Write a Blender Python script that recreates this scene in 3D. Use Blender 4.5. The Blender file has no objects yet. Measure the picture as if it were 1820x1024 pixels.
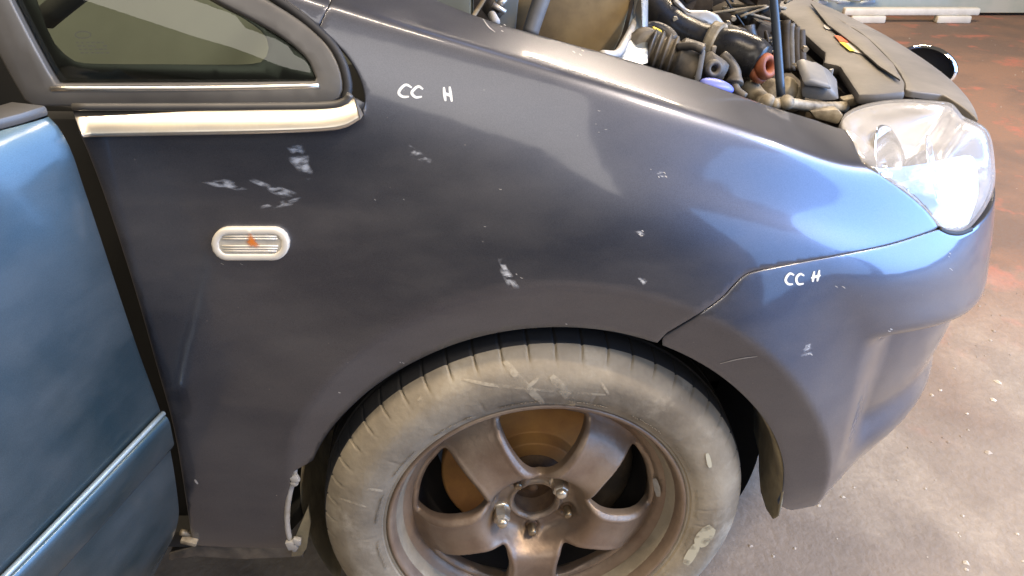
import bpy, bmesh, math, random
import numpy as np
from mathutils import Vector, Matrix
from mathutils.bvhtree import BVHTree
from mathutils.geometry import delaunay_2d_cdt
random.seed(7)
rng = np.random.default_rng(7)
SC = bpy.context.scene
COL = SC.collection
R = math.radians

# ------------------------------------------------------------------ camera
CAMX, CAMY, CAMZ, PITCH, FPX = -0.035, -0.82, 1.19, R(30.5), 1400.0
cd = bpy.data.cameras.new('camera'); cam = bpy.data.objects.new('camera', cd); COL.objects.link(cam)
cam.location = (CAMX, CAMY, CAMZ); cam.rotation_euler = (R(90) - PITCH, 0, 0)
cd.sensor_width = 36; cd.lens = 36 * FPX / 1820; cd.clip_start = 0.02; cd.clip_end = 100
SC.camera = cam

# ------------------------------------------------------------------ light
w = bpy.data.worlds.new('World'); SC.world = w; w.use_nodes = True
bg = w.node_tree.nodes['Background']; bg.inputs[0].default_value = (0.60, 0.54, 0.48, 1); bg.inputs[1].default_value = 0.18

def area(name, loc, aim, sx, sy, power, col):
    l = bpy.data.lights.new(name, 'AREA'); l.shape = 'RECTANGLE'; l.size = sx; l.size_y = sy; l.energy = power; l.color = col
    o = bpy.data.objects.new(name, l); COL.objects.link(o); o.location = loc
    o.rotation_euler = (Vector(aim) - Vector(loc)).to_track_quat('-Z', 'Y').to_euler(); return o
area('daylight_opening', (4.6, .1, 2.2), (0.3, .2, 0.9), 3.4, 4.2, 440, (0.27, 0.51, 1.0))
area('daylight_flank_fill', (3.9, -2.7, 1.7), (0.3, 0, 0.5), 2.4, 2.9, 80, (0.26, 0.50, 1.0))  # unseen flanking panel, added to widen the blue reflection on the wing
area('wing_fill_panel', (-.2, -4.4, 4.0), (0, 0, .8), 5.0, 1.8, 80, (1.0, .93, .84))  # unseen overhead panel, added to lighten the upper wing
for k, (x, y, p_, lx, ly) in enumerate(((-2.65, -.35, 20, .78, .06), (-1.75, -.35, 20, .78, .06), (-.85, -.35, 20, .78, .06), (.05, -.35, 20, .78, .06), (3.2, .4, 125, .26, 1.8), (1.9, -.9, 120, .26, 1.0), (1.4, 3.2, 190, 1.8, .3))):
    area('ceiling_tube', (x, y, 3.2), (x, y, 0), lx, ly, p_, (1.0, 0.80, 0.57))

vs = SC.view_settings
vs.view_transform = 'Standard'; vs.look = 'None'; vs.exposure = 0.0; vs.gamma = 1.0; vs.use_curve_mapping = False
SC.cycles.use_denoising = True
SC.cycles.max_bounces = 8; SC.cycles.transparent_max_bounces = 12; SC.cycles.caustics_reflective = False; SC.cycles.caustics_refractive = False

# ------------------------------------------------------------------ rays
cp, sp = math.cos(PITCH), math.sin(PITCH)
EYE = Vector((CAMX, CAMY, CAMZ))
def ray(px, py):
    X = (px - 910) / FPX; v = (512 - py) / FPX
    return Vector((X, cp + v * sp, -sp + v * cp))
def PY(px, py, y):
    d = ray(px, py); return EYE + d * ((y - CAMY) / d.y)
def PZ(px, py, z):
    d = ray(px, py); return EYE + d * ((z - CAMZ) / d.z)
def PX(px, py, x):
    d = ray(px, py); return EYE + d * ((x - CAMX) / d.x)

# ------------------------------------------------------------------ materials
def mat(name, col=(.5, .5, .5), rough=.5, metal=0., coat=0., coat_r=.05, col2=None, scale=8., detail=5., lo=.35, hi=.65,
        bump=0., bscale=60., rough2=None, spec=.5, stretch=None, col3=None, scale3=30., lo3=.6, hi3=.7):
    m = bpy.data.materials.new(name); m.use_nodes = True; nt = m.node_tree; N = nt.nodes; L = nt.links
    p = N['Principled BSDF']
    p.inputs['Base Color'].default_value = (*col, 1); p.inputs['Roughness'].default_value = rough
    p.inputs['Metallic'].default_value = metal; p.inputs['Coat Weight'].default_value = coat
    p.inputs['Coat Roughness'].default_value = coat_r; p.inputs['Specular IOR Level'].default_value = spec
    tc = N.new('ShaderNodeTexCoord'); vec = tc.outputs['Object']
    if stretch:
        mp = N.new('ShaderNodeMapping'); mp.inputs['Scale'].default_value = stretch; L.new(vec, mp.inputs[0]); vec = mp.outputs[0]
    out = None
    def noisemask(sc, lo, hi, det=detail):
        n = N.new('ShaderNodeTexNoise'); n.inputs['Scale'].default_value = sc; n.inputs['Detail'].default_value = det; n.inputs['Roughness'].default_value = .62
        L.new(vec, n.inputs['Vector']); r = N.new('ShaderNodeMapRange'); r.inputs[1].default_value = lo; r.inputs[2].default_value = hi; r.clamp = True
        L.new(n.outputs[0], r.inputs[0]); return r.outputs[0]
    if col2:
        f = noisemask(scale, lo, hi)
        mx = N.new('ShaderNodeMix'); mx.data_type = 'RGBA'; mx.inputs[6].default_value = (*col, 1); mx.inputs[7].default_value = (*col2, 1)
        L.new(f, mx.inputs[0]); out = mx.outputs[2]
        if rough2 is not None:
            r = N.new('ShaderNodeMapRange'); r.inputs[3].default_value = rough; r.inputs[4].default_value = rough2; L.new(f, r.inputs[0]); L.new(r.outputs[0], p.inputs['Roughness'])
    if col3:
        f = noisemask(scale3, lo3, hi3)
        mx = N.new('ShaderNodeMix'); mx.data_type = 'RGBA'; mx.inputs[6].default_value = (*col, 1); mx.inputs[7].default_value = (*col3, 1)
        if out: L.new(out, mx.inputs[6])
        L.new(f, mx.inputs[0]); out = mx.outputs[2]
    if out: L.new(out, p.inputs['Base Color'])
    if bump:
        n = N.new('ShaderNodeTexNoise'); n.inputs['Scale'].default_value = bscale; n.inputs['Detail'].default_value = 6; L.new(vec, n.inputs['Vector'])
        b = N.new('ShaderNodeBump'); b.inputs['Strength'].default_value = bump; b.inputs['Distance'].default_value = .004
        L.new(n.outputs[0], b.inputs['Height']); L.new(b.outputs[0], p.inputs['Normal'])
    return m

def paint_mat(name, base, dust_col, dust_lo, dust_hi, dust_amt):
    m = bpy.data.materials.new(name); m.use_nodes = True; nt = m.node_tree; N = nt.nodes; L = nt.links
    p = N['Principled BSDF']; p.inputs['Metallic'].default_value = .9; p.inputs['Roughness'].default_value = .35
    p.inputs['Coat Weight'].default_value = 1.; p.inputs['Coat Roughness'].default_value = .075; p.inputs['Coat IOR'].default_value = 1.5
    tc = N.new('ShaderNodeTexCoord')
    fl = N.new('ShaderNodeTexNoise'); fl.inputs['Scale'].default_value = 900; fl.inputs['Detail'].default_value = 2; L.new(tc.outputs['Object'], fl.inputs['Vector'])
    mr = N.new('ShaderNodeMapRange'); mr.inputs[1].default_value = .3; mr.inputs[2].default_value = .7; mr.inputs[3].default_value = .86; mr.inputs[4].default_value = 1.15
    L.new(fl.outputs[0], mr.inputs[0])
    mul = N.new('ShaderNodeMix'); mul.data_type = 'RGBA'; mul.blend_type = 'MULTIPLY'; mul.inputs[0].default_value = 1; mul.inputs[6].default_value = (*base, 1)
    L.new(mr.outputs[0], mul.inputs[7]); L.new(mul.outputs[2], p.inputs['Base Color'])
    # dust film: uneven, with wiped streaks
    mp = N.new('ShaderNodeMapping'); mp.inputs['Scale'].default_value = (1, 1, 2.2); mp.inputs['Rotation'].default_value = (0, .5, 0); L.new(tc.outputs['Object'], mp.inputs[0])
    dn = N.new('ShaderNodeTexNoise'); dn.inputs['Scale'].default_value = 3.2; dn.inputs['Detail'].default_value = 9; dn.inputs['Roughness'].default_value = .6; L.new(mp.outputs[0], dn.inputs['Vector'])
    dr = N.new('ShaderNodeMapRange'); dr.inputs[1].default_value = dust_lo; dr.inputs[2].default_value = dust_hi; dr.inputs[4].default_value = dust_amt; L.new(dn.outputs[0], dr.inputs[0])
    # fine chips and specks
    vo = N.new('ShaderNodeTexVoronoi'); vo.inputs['Scale'].default_value = 46; L.new(tc.outputs['Object'], vo.inputs['Vector'])
    vr = N.new('ShaderNodeMapRange'); vr.inputs[1].default_value = .055; vr.inputs[2].default_value = .04; L.new(vo.outputs['Distance'], vr.inputs[0])
    wn = N.new('ShaderNodeSeparateColor'); L.new(vo.outputs['Color'], wn.inputs[0])
    gt = N.new('ShaderNodeMath'); gt.operation = 'GREATER_THAN'; gt.inputs[1].default_value = .80; L.new(wn.outputs[0], gt.inputs[0])
    mu = N.new('ShaderNodeMath'); mu.operation = 'MULTIPLY'; L.new(vr.outputs[0], mu.inputs[0]); L.new(gt.outputs[0], mu.inputs[1])
    mu2 = N.new('ShaderNodeMath'); mu2.operation = 'MULTIPLY'; mu2.inputs[1].default_value = .38; L.new(mu.outputs[0], mu2.inputs[0])
    mxm = N.new('ShaderNodeMath'); mxm.operation = 'MAXIMUM'; L.new(dr.outputs[0], mxm.inputs[0]); L.new(mu2.outputs[0], mxm.inputs[1])
    d = N.new('ShaderNodeBsdfDiffuse'); d.inputs[0].default_value = (*dust_col, 1)
    ms = N.new('ShaderNodeMixShader'); L.new(mxm.outputs[0], ms.inputs[0]); L.new(p.outputs[0], ms.inputs[1]); L.new(d.outputs[0], ms.inputs[2])
    L.new(ms.outputs[0], N['Material Output'].inputs[0])
    # faint orange peel
    on = N.new('ShaderNodeTexNoise'); on.inputs['Scale'].default_value = 14; on.inputs['Detail'].default_value = 2; L.new(tc.outputs['Object'], on.inputs['Vector'])
    b = N.new('ShaderNodeBump'); b.inputs['Strength'].default_value = .05; b.inputs['Distance'].default_value = .01; L.new(on.outputs[0], b.inputs['Height'])
    L.new(b.outputs[0], p.inputs['Coat Normal'])
    return m

def clear_mat(name, tint=(1, 1, 1), refl=.08, rough=.02, fres=True):
    m = bpy.data.materials.new(name); m.use_nodes = True; nt = m.node_tree; N = nt.nodes; L = nt.links
    N.remove(N['Principled BSDF'])
    t = N.new('ShaderNodeBsdfTransparent'); t.inputs[0].default_value = (*tint, 1)
    g = N.new('ShaderNodeBsdfGlossy'); g.inputs['Roughness'].default_value = rough
    lw = N.new('ShaderNodeFresnel'); lw.inputs[0].default_value = 1.5
    ad = N.new('ShaderNodeMath'); ad.operation = 'ADD'; ad.inputs[1].default_value = refl; ad.use_clamp = True; L.new(lw.outputs[0], ad.inputs[0])
    ms = N.new('ShaderNodeMixShader'); L.new(ad.outputs[0], ms.inputs[0]); L.new(t.outputs[0], ms.inputs[1]); L.new(g.outputs[0], ms.inputs[2])
    L.new(ms.outputs[0], N['Material Output'].inputs[0]); return m

def patchy_mark_mat(name='pale_painted_glint', col=(.62, .68, .76), hi=.7, nsc=120, a=.30, b=.55):
    m = bpy.data.materials.new(name); m.use_nodes = True; nt = m.node_tree; N = nt.nodes; L = nt.links; N.remove(N['Principled BSDF'])
    t = N.new('ShaderNodeBsdfTransparent'); d = N.new('ShaderNodeBsdfDiffuse'); d.inputs[0].default_value = (*col, 1)
    tc = N.new('ShaderNodeTexCoord'); n = N.new('ShaderNodeTexNoise'); n.inputs['Scale'].default_value = nsc; L.new(tc.outputs['Object'], n.inputs['Vector'])
    r = N.new('ShaderNodeMapRange'); r.inputs[1].default_value = a; r.inputs[2].default_value = b; r.inputs[4].default_value = hi; L.new(n.outputs[0], r.inputs[0])
    ms = N.new('ShaderNodeMixShader'); L.new(r.outputs[0], ms.inputs[0]); L.new(t.outputs[0], ms.inputs[1]); L.new(d.outputs[0], ms.inputs[2]); L.new(ms.outputs[0], N['Material Output'].inputs[0]); return m
def soft_patch_mat(name, col, hi, stretch=(60, 60, 160), rot=0., a=.42, b=.62):
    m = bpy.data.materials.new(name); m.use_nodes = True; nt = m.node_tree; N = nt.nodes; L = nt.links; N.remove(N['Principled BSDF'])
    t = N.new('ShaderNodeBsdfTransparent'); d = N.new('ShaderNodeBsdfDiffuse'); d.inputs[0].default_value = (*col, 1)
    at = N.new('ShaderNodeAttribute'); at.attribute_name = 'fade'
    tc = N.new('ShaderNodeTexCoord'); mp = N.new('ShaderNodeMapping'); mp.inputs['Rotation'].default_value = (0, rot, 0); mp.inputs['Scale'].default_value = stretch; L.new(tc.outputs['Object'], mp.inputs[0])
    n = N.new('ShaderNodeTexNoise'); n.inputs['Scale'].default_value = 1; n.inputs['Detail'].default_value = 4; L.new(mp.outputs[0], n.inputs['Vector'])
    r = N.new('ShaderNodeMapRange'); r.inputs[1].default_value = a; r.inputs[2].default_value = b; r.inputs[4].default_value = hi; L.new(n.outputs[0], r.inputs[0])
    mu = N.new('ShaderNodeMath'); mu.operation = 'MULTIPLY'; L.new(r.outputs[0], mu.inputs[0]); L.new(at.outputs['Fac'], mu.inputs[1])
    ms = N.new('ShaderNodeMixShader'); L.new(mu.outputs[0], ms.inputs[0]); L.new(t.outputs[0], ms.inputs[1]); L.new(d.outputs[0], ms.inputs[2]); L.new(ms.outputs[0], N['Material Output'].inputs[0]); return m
M = {}
M['soft_patch'] = soft_patch_mat('painted_white_glint', (.80, .84, .90), .75, rot=-.6)  # reflected glints put into the colour of soft white patches
M['amber_glow'] = soft_patch_mat('amber_glow_on_lens', (.80, .24, .04), 1.0, (20, 20, 20), a=.0, b=.4)  # the bulb's amber glow, painted onto the lens face
M['painted_glint'] = patchy_mark_mat()  # pale glints painted as a broken white film
M['paint'] = paint_mat('blue_grey_metallic_paint', (.104, .113, .146), (.31, .295, .28), .40, .80, .22)
M['door_sky_paint'] = paint_mat('sky_tinted_door_paint', (.046, .082, .098), (.28, .30, .31), .40, .80, .22)  # same car paint, with the reflected sky put into its teal colour
_p = M['door_sky_paint'].node_tree.nodes['Principled BSDF']; _p.inputs['Roughness'].default_value = .48; _p.inputs['Coat Roughness'].default_value = .14; _p.inputs['Coat Weight'].default_value = .8
M['arch_black'] = mat('wheel_well_plastic', (.012, .012, .012), .8, bump=.3)
M['pipe'] = mat('smooth_intake', (.026, .027, .030), .27, col2=(.09, .078, .058), scale=9, lo=.52, hi=.75, rough2=.6)
M['liner'] = mat('muddy_liner', (.19, .165, .11), .85, col2=(.44, .38, .24), scale=9, lo=.42, hi=.68, bump=.4)
M['chrome'] = mat('chrome', (.93, .92, .9), .06, 1.)
M['trim'] = mat('bright_trim', (.92, .89, .84), .28, 1., col2=(.72, .68, .60), scale=16, rough2=.38)
M['rubber'] = mat('black_rubber', (.018, .018, .019), .6, bump=.2)
M['frame'] = mat('window_frame_satin', (.085, .082, .078), .42, .15, col2=(.13, .125, .115), scale=7)
M['frit'] = mat('frit_black', (.012, .012, .012), .25)
M['glass'] = clear_mat('window_glass', (.78, .86, .76), .03)
M['lens'] = clear_mat('headlight_lens', (.97, .98, 1), .08)
_nt = M['lens'].node_tree; _o = _nt.nodes['Material Output']; _src = _o.inputs[0].links[0].from_socket
_d = _nt.nodes.new('ShaderNodeBsdfDiffuse'); _d.inputs[0].default_value = (.9, .88, .86, 1)
_tc = _nt.nodes.new('ShaderNodeTexCoord'); _n = _nt.nodes.new('ShaderNodeTexNoise'); _n.inputs['Scale'].default_value = 9; _nt.links.new(_tc.outputs['Object'], _n.inputs['Vector'])
_r = _nt.nodes.new('ShaderNodeMapRange'); _r.inputs[1].default_value = .3; _r.inputs[2].default_value = .7; _r.inputs[3].default_value = .08; _r.inputs[4].default_value = .27; _nt.links.new(_n.outputs[0], _r.inputs[0])
_m = _nt.nodes.new('ShaderNodeMixShader'); _nt.links.new(_r.outputs[0], _m.inputs[0]); _nt.links.new(_src, _m.inputs[1]); _nt.links.new(_d.outputs[0], _m.inputs[2]); _nt.links.new(_m.outputs[0], _o.inputs[0])
M['silver'] = mat('reflector_silver', (.95, .95, .95), .14, .9)
M['silver_soft'] = mat('reflector_satin', (.94, .94, .95), .32, .15)
M['housing'] = mat('housing_silver', (.95, .95, .96), .2, .6)
M['tyre'] = mat('dusty_tyre', (.20, .172, .13), .85, col2=(.38, .335, .255), scale=6, lo=.36, hi=.62, bump=.25, bscale=90, col3=(.44, .40, .32), scale3=14, lo3=.56, hi3=.74)
M['tread'] = mat('tread_rubber', (.02, .021, .024), .7, bump=.3)
M['rim'] = mat('rusty_steel_rim', (.215, .155, .115), .38, .42, col2=(.35, .28, .21), scale=9, lo=.38, hi=.7, bump=.15, bscale=120, col3=(.04, .03, .025), scale3=13, lo3=.66, hi3=.76, rough2=.45)
M['disc'] = mat('rusty_disc', (.52, .28, .09), .6, .3, col2=(.40, .20, .08), scale=20, bump=.15)
M['hub'] = mat('hub_rust', (.12, .075, .05), .7, .3, col2=(.22, .14, .08), scale=40, bump=.4)
M['nut'] = mat('nut_steel', (.78, .72, .60), .3, .8, col2=(.5, .42, .32), scale=60)
M['stud'] = mat('stud_steel', (.42, .36, .26), .35, .9, col2=(.2, .15, .1), scale=60)
M['chalk'] = mat('white_marker', (.80, .82, .80), .7)
M['crayon'] = patchy_mark_mat('crayon_mark', (.60, .54, .42), .62, 70, .34, .62)
M['etch'] = mat('etched_mark', (.07, .075, .06), .6)
M['mud'] = patchy_mark_mat('pale_mud', (.66, .63, .48), .85, 60, .25, .5)
M['plastic'] = mat('grey_black_plastic', (.06, .056, .052), .55, col2=(.20, .175, .14), scale=14, lo=.42, hi=.70, bump=.3)
M['hose'] = mat('black_hose', (.03, .031, .034), .33, col2=(.15, .125, .09), scale=15, lo=.46, hi=.68, rough2=.7, bump=.12)
M['dark'] = mat('engine_dark', (.022, .018, .014), .7, col2=(.07, .052, .033), scale=14, bump=.5)
M['cover'] = mat('dusty_cover', (.10, .093, .085), .55, col2=(.20, .18, .155), scale=6, lo=.3, hi=.7, bump=.12)
M['brown'] = mat('dirty_bulkhead', (.36, .26, .13), .8, col2=(.12, .085, .05), scale=7, lo=.4, hi=.7, bump=.3, bscale=20, col3=(.40, .29, .15), scale3=10, lo3=.55, hi3=.75)
M['inner_blue'] = mat('inner_wing_paint', (.16, .22, .30), .35, .2, coat=.6, col2=(.27, .28, .28), scale=10)
M['alloy'] = mat('cast_alloy', (.72, .68, .62), .35, .75, col2=(.42, .32, .2), scale=12, lo=.5, hi=.72)
M['dusty_metal'] = mat('dusty_bracket', (.40, .35, .26), .6, .2, col2=(.13, .105, .07), scale=22, lo=.4, hi=.62, bump=.4)
M['orange'] = mat('orange_seal', (.44, .135, .06), .55, col2=(.30, .10, .05), scale=30)
M['blue_cap'] = mat('blue_cap', (.16, .20, .62), .4)
M['grey_box'] = mat('grey_connector', (.14, .145, .155), .45, col2=(.23, .22, .20), scale=20)
M['label_y'] = mat('label_yellow', (.85, .62, .04), .4)
M['label_r'] = mat('label_red', (.80, .13, .03), .4)
M['label_w'] = mat('label_white', (.62, .58, .55), .4)
M['amber'] = mat('amber_bulb', (.85, .30, .06), .35)
M['lamp_plastic'] = mat('ribbed_lamp', (.85, .80, .68), .3, 0, coat=.6, col2=(.75, .70, .60), scale=25)
M['lamp_lens'] = mat('ribbed_lens', (.66, .62, .52), .18, 0, coat=1., col2=(.50, .47, .40), scale=40)
M['clip'] = mat('liner_clip', (.50, .50, .50), .55, col2=(.38, .36, .32), scale=40)
M['prop'] = mat('prop_rod', (.07, .085, .105), .35, .4)
M['cabin'] = mat('cabin_trim', (.14, .15, .122), .8, col2=(.10, .108, .088), scale=3)
M['cabin_dark'] = mat('cabin_dark', (.02, .02, .018), .8)
M['white_bar'] = mat('white_plastic_bar', (.72, .69, .60), .5, col2=(.6, .56, .47), scale=9)
M['panes'] = mat('greenish_glass_stack', (.24, .27, .20), .4, 0, col2=(.36, .34, .26), scale=3, coat=.15)
M['strip'] = mat('pale_strip_highlight', (.34, .42, .46), .38, .4)  # highlight along the rub strip put into this paler colour
M['barrel_shade'] = mat('shaded_barrel_black', (.014, .012, .011), .8)  # shade inside the wheel barrel put into a near-black colour
M['shard'] = mat('blue_white_sheet', (.72, .80, .82), .25)

def floor_mat():
    m = bpy.data.materials.new('stained_concrete'); m.use_nodes = True; nt = m.node_tree; N = nt.nodes; L = nt.links; p = N['Principled BSDF']
    tc = N.new('ShaderNodeTexCoord'); p.inputs['Roughness'].default_value = .72
    def nz(sc, lo, hi, det=8, ro=.6):
        n = N.new('ShaderNodeTexNoise'); n.inputs['Scale'].default_value = sc; n.inputs['Detail'].default_value = det; n.inputs['Roughness'].default_value = ro
        L.new(tc.outputs['Object'], n.inputs['Vector']); r = N.new('ShaderNodeMapRange'); r.inputs[1].default_value = lo; r.inputs[2].default_value = hi; L.new(n.outputs[0], r.inputs[0]); return r.outputs[0], n
    def mix(f, a, b):
        x = N.new('ShaderNodeMix'); x.data_type = 'RGBA'
        if isinstance(a, tuple): x.inputs[6].default_value = (*a, 1)
        else: L.new(a, x.inputs[6])
        if isinstance(b, tuple): x.inputs[7].default_value = (*b, 1)
        else: L.new(b, x.inputs[7])
        L.new(f, x.inputs[0]); return x.outputs[2]
    f1, _ = nz(1.5, .44, .56); f2, _ = nz(9, .45, .75); f3, n3 = nz(60, .35, .7); f4, _ = nz(5, .56, .66)
    # old red floor paint, worn away towards the near bay
    sep = N.new('ShaderNodeSeparateXYZ'); L.new(tc.outputs['Object'], sep.inputs[0])
    wn = N.new('ShaderNodeTexNoise'); wn.inputs['Scale'].default_value = 2.2; wn.inputs['Detail'].default_value = 8; L.new(tc.outputs['Object'], wn.inputs['Vector'])
    ad = N.new('ShaderNodeMath'); ad.operation = 'MULTIPLY_ADD'; ad.inputs[1].default_value = 2.0; L.new(wn.outputs[0], ad.inputs[0]); L.new(sep.outputs['Y'], ad.inputs[2])
    rd = N.new('ShaderNodeMapRange'); rd.inputs[1].default_value = 1.55; rd.inputs[2].default_value = 2.6; L.new(ad.outputs[0], rd.inputs[0])
    grey = mix(f1, (.25, .205, .165), (.345, .29, .23)); grey = mix(f2, grey, (.21, .172, .138))
    red = mix(f1, (.15, .095, .068), (.22, .125, .080)); red = mix(f4, red, (.34, .125, .08))
    c = mix(rd.outputs[0], grey, red)
    pt, _ = nz(3.5, .60, .66); c2 = mix(f3, c, (.14, .12, .105))
    x = N.new('ShaderNodeMix'); x.data_type = 'RGBA'; x.inputs[0].default_value = .35; L.new(c, x.inputs[6]); L.new(c2, x.inputs[7])
    L.new(x.outputs[2], p.inputs['Base Color'])
    b = N.new('ShaderNodeBump'); b.inputs['Strength'].default_value = .5; b.inputs['Distance'].default_value = .006; L.new(n3.outputs[0], b.inputs['Height']); L.new(b.outputs[0], p.inputs['Normal'])
    return m
M['floor'] = floor_mat()

# ------------------------------------------------------------------ mesh helpers
def obj(name, verts, faces, m, parent=None, smooth=True, mats=None, midx=None):
    me = bpy.data.meshes.new(name); me.from_pydata([tuple(v) for v in verts], [], faces); me.validate(); me.update()
    me.materials.append(m)
    if mats:
        for x in mats: me.materials.append(x)
    if midx is not None: me.polygons.foreach_set('material_index', midx)
    me.polygons.foreach_set('use_smooth', [smooth] * len(me.polygons))
    o = bpy.data.objects.new(name, me); COL.objects.link(o)
    if parent: o.parent = parent
    return o
def empty(name, loc=(0, 0, 0), parent=None):
    o = bpy.data.objects.new(name, None); COL.objects.link(o); o.location = loc; o.empty_display_size = .1
    if parent: o.parent = parent
    return o
def from_bm(name, bm, m, parent=None, smooth=False):
    me = bpy.data.meshes.new(name); bm.to_mesh(me); bm.free(); me.materials.append(m)
    me.polygons.foreach_set('use_smooth', [smooth] * len(me.polygons))
    o = bpy.data.objects.new(name, me); COL.objects.link(o)
    if parent: o.parent = parent
    return o
def catmull(pts, n=12, closed=False):
    pts = [np.array(p, float) for p in pts]
    if len(pts) < 3:
        return [pts[0] + (pts[-1] - pts[0]) * t for t in np.linspace(0, 1, n + 1)]
    out = []; k = len(pts); rngk = range(k if closed else k - 1)
    for i in rngk:
        if closed: p0, p1, p2, p3 = pts[(i - 1) % k], pts[i], pts[(i + 1) % k], pts[(i + 2) % k]
        else:
            p1, p2 = pts[i], pts[i + 1]; p0 = pts[i - 1] if i else 2 * p1 - p2; p3 = pts[i + 2] if i + 2 < k else 2 * p2 - p1
        for j in range(n):
            t = j / n
            out.append(.5 * (2 * p1 + (p2 - p0) * t + (2 * p0 - 5 * p1 + 4 * p2 - p3) * t * t + (3 * p1 - p0 - 3 * p2 + p3) * t ** 3))
    if not closed: out.append(pts[-1])
    return out
def resample(pts, step, closed=False):
    P = np.array(pts, float)
    if closed: P = np.vstack([P, P[:1]])
    d = np.r_[0, np.cumsum(np.linalg.norm(np.diff(P, axis=0), axis=1))]
    n = max(2, int(round(d[-1] / step)))
    s = np.linspace(0, d[-1], n + 1)
    Q = np.stack([np.interp(s, d, P[:, k]) for k in range(P.shape[1])], 1)
    return Q[:-1] if closed else Q
def tube(name, pts, rad, m, parent=None, seg=16, caps=True, sm=6, ridges=None):
    P = [Vector(p) for p in catmull(pts, sm)] if sm else [Vector(p) for p in pts]
    n = len(P)
    rr = rad if callable(rad) else (lambda t: rad)
    V = []; F = []; up = Vector((0.13, 0.2, 1)).normalized()
    for i, p in enumerate(P):
        t = (P[min(i + 1, n - 1)] - P[max(i - 1, 0)]).normalized()
        a = t.cross(up).normalized(); b = t.cross(a).normalized(); r = rr(i / (n - 1))
        for k in range(seg):
            an = 2 * math.pi * k / seg; V.append(p + (a * math.cos(an) + b * math.sin(an)) * r)
    for i in range(n - 1):
        for k in range(seg):
            k2 = (k + 1) % seg; F.append((i * seg + k, i * seg + k2, (i + 1) * seg + k2, (i + 1) * seg + k))
    if caps: F.append(tuple(range(seg))[::-1]); F.append(tuple(range((n - 1) * seg, n * seg)))
    return obj(name, V, F, m, parent)
def box_bm(bm, c, s, rot=None, bevel=.004, seg=2):
    r = bmesh.ops.create_cube(bm, size=1.0); vs_ = r['verts']
    bmesh.ops.scale(bm, vec=Vector(s), verts=vs_)
    es = list({e for v in vs_ for e in v.link_edges})
    if bevel:
        rb = bmesh.ops.bevel(bm, geom=es, offset=bevel, segments=seg, affect='EDGES', profile=.5); vs_ = list({v for f in rb['faces'] for v in f.verts} | {v for v in vs_ if v.is_valid})
        allv = set(vs_)
        for v in list(vs_):
            for f in v.link_faces: allv.update(f.verts)
        vs_ = list(allv)
    if rot is not None: bmesh.ops.transform(bm, matrix=rot, verts=vs_)
    bmesh.ops.translate(bm, vec=Vector(c), verts=vs_)
def box(name, c, s, m, parent=None, rot=None, bevel=.004):
    bm = bmesh.new(); box_bm(bm, c, s, rot, bevel); o = from_bm(name, bm, m, parent, True); smooth_by_angle(o); return o
def smooth_by_angle(o, a=35):
    me = o.data; me.polygons.foreach_set('use_smooth', [True] * len(me.polygons))
    bm = bmesh.new(); bm.from_mesh(me)
    for e in bm.edges:
        if len(e.link_faces) == 2 and e.calc_face_angle(0) > R(a): e.smooth = False
    bm.to_mesh(me); bm.free()
def slab(name, pts, thick, m, parent=None, bevel=.004, smooth_pts=0):
    """polygon (3D, roughly planar) given thickness vector"""
    P = [Vector(p) for p in pts]
    if smooth_pts: P = [Vector(p) for p in catmull(P, smooth_pts, True)]
    bm = bmesh.new(); vs_ = [bm.verts.new(p) for p in P]; f = bm.faces.new(vs_)
    r = bmesh.ops.extrude_face_region(bm, geom=[f]); nv = [v for v in r['geom'] if isinstance(v, bmesh.types.BMVert)]
    bmesh.ops.translate(bm, vec=Vector(thick), verts=nv)
    bmesh.ops.recalc_face_normals(bm, faces=bm.faces)
    if bevel:
        es = [e for e in bm.edges if len(e.link_faces) == 2 and e.calc_face_angle(0) > R(30)]
        try: bmesh.ops.bevel(bm, geom=es, offset=bevel, segments=2, affect='EDGES', profile=.5, clamp_overlap=True)
        except Exception: pass
    bmesh.ops.triangulate(bm, faces=[f for f in bm.faces if len(f.verts) > 4])
    o = from_bm(name, bm, m, parent, True); smooth_by_angle(o); return o
def lathe(prof, seg, axis_y=True, closed=False):
    """prof: (r, y) -> verts around the Y axis"""
    V = []; F = []; n = len(prof)
    for k in range(seg):
        a = 2 * math.pi * k / seg; c, s = math.cos(a), math.sin(a)
        for r, y in prof: V.append((r * c, y, r * s))
    for k in range(seg):
        k2 = (k + 1) % seg
        for i in range(n - 1): F.append((k * n + i, k * n + i + 1, k2 * n + i + 1, k2 * n + i))
        if closed: F.append((k * n + n - 1, k * n, k2 * n, k2 * n + n - 1))
    return V, F
def inpoly(P, poly):
    x, y = P[:, 0], P[:, 1]; ins = np.zeros(len(P), bool); j = len(poly) - 1
    for i in range(len(poly)):
        xi, yi = poly[i]; xj, yj = poly[j]
        c = ((yi > y) != (yj > y)) & (x < (xj - xi) * (y - yi) / (yj - yi + 1e-15) + xi); ins ^= c; j = i
    return ins
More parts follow.
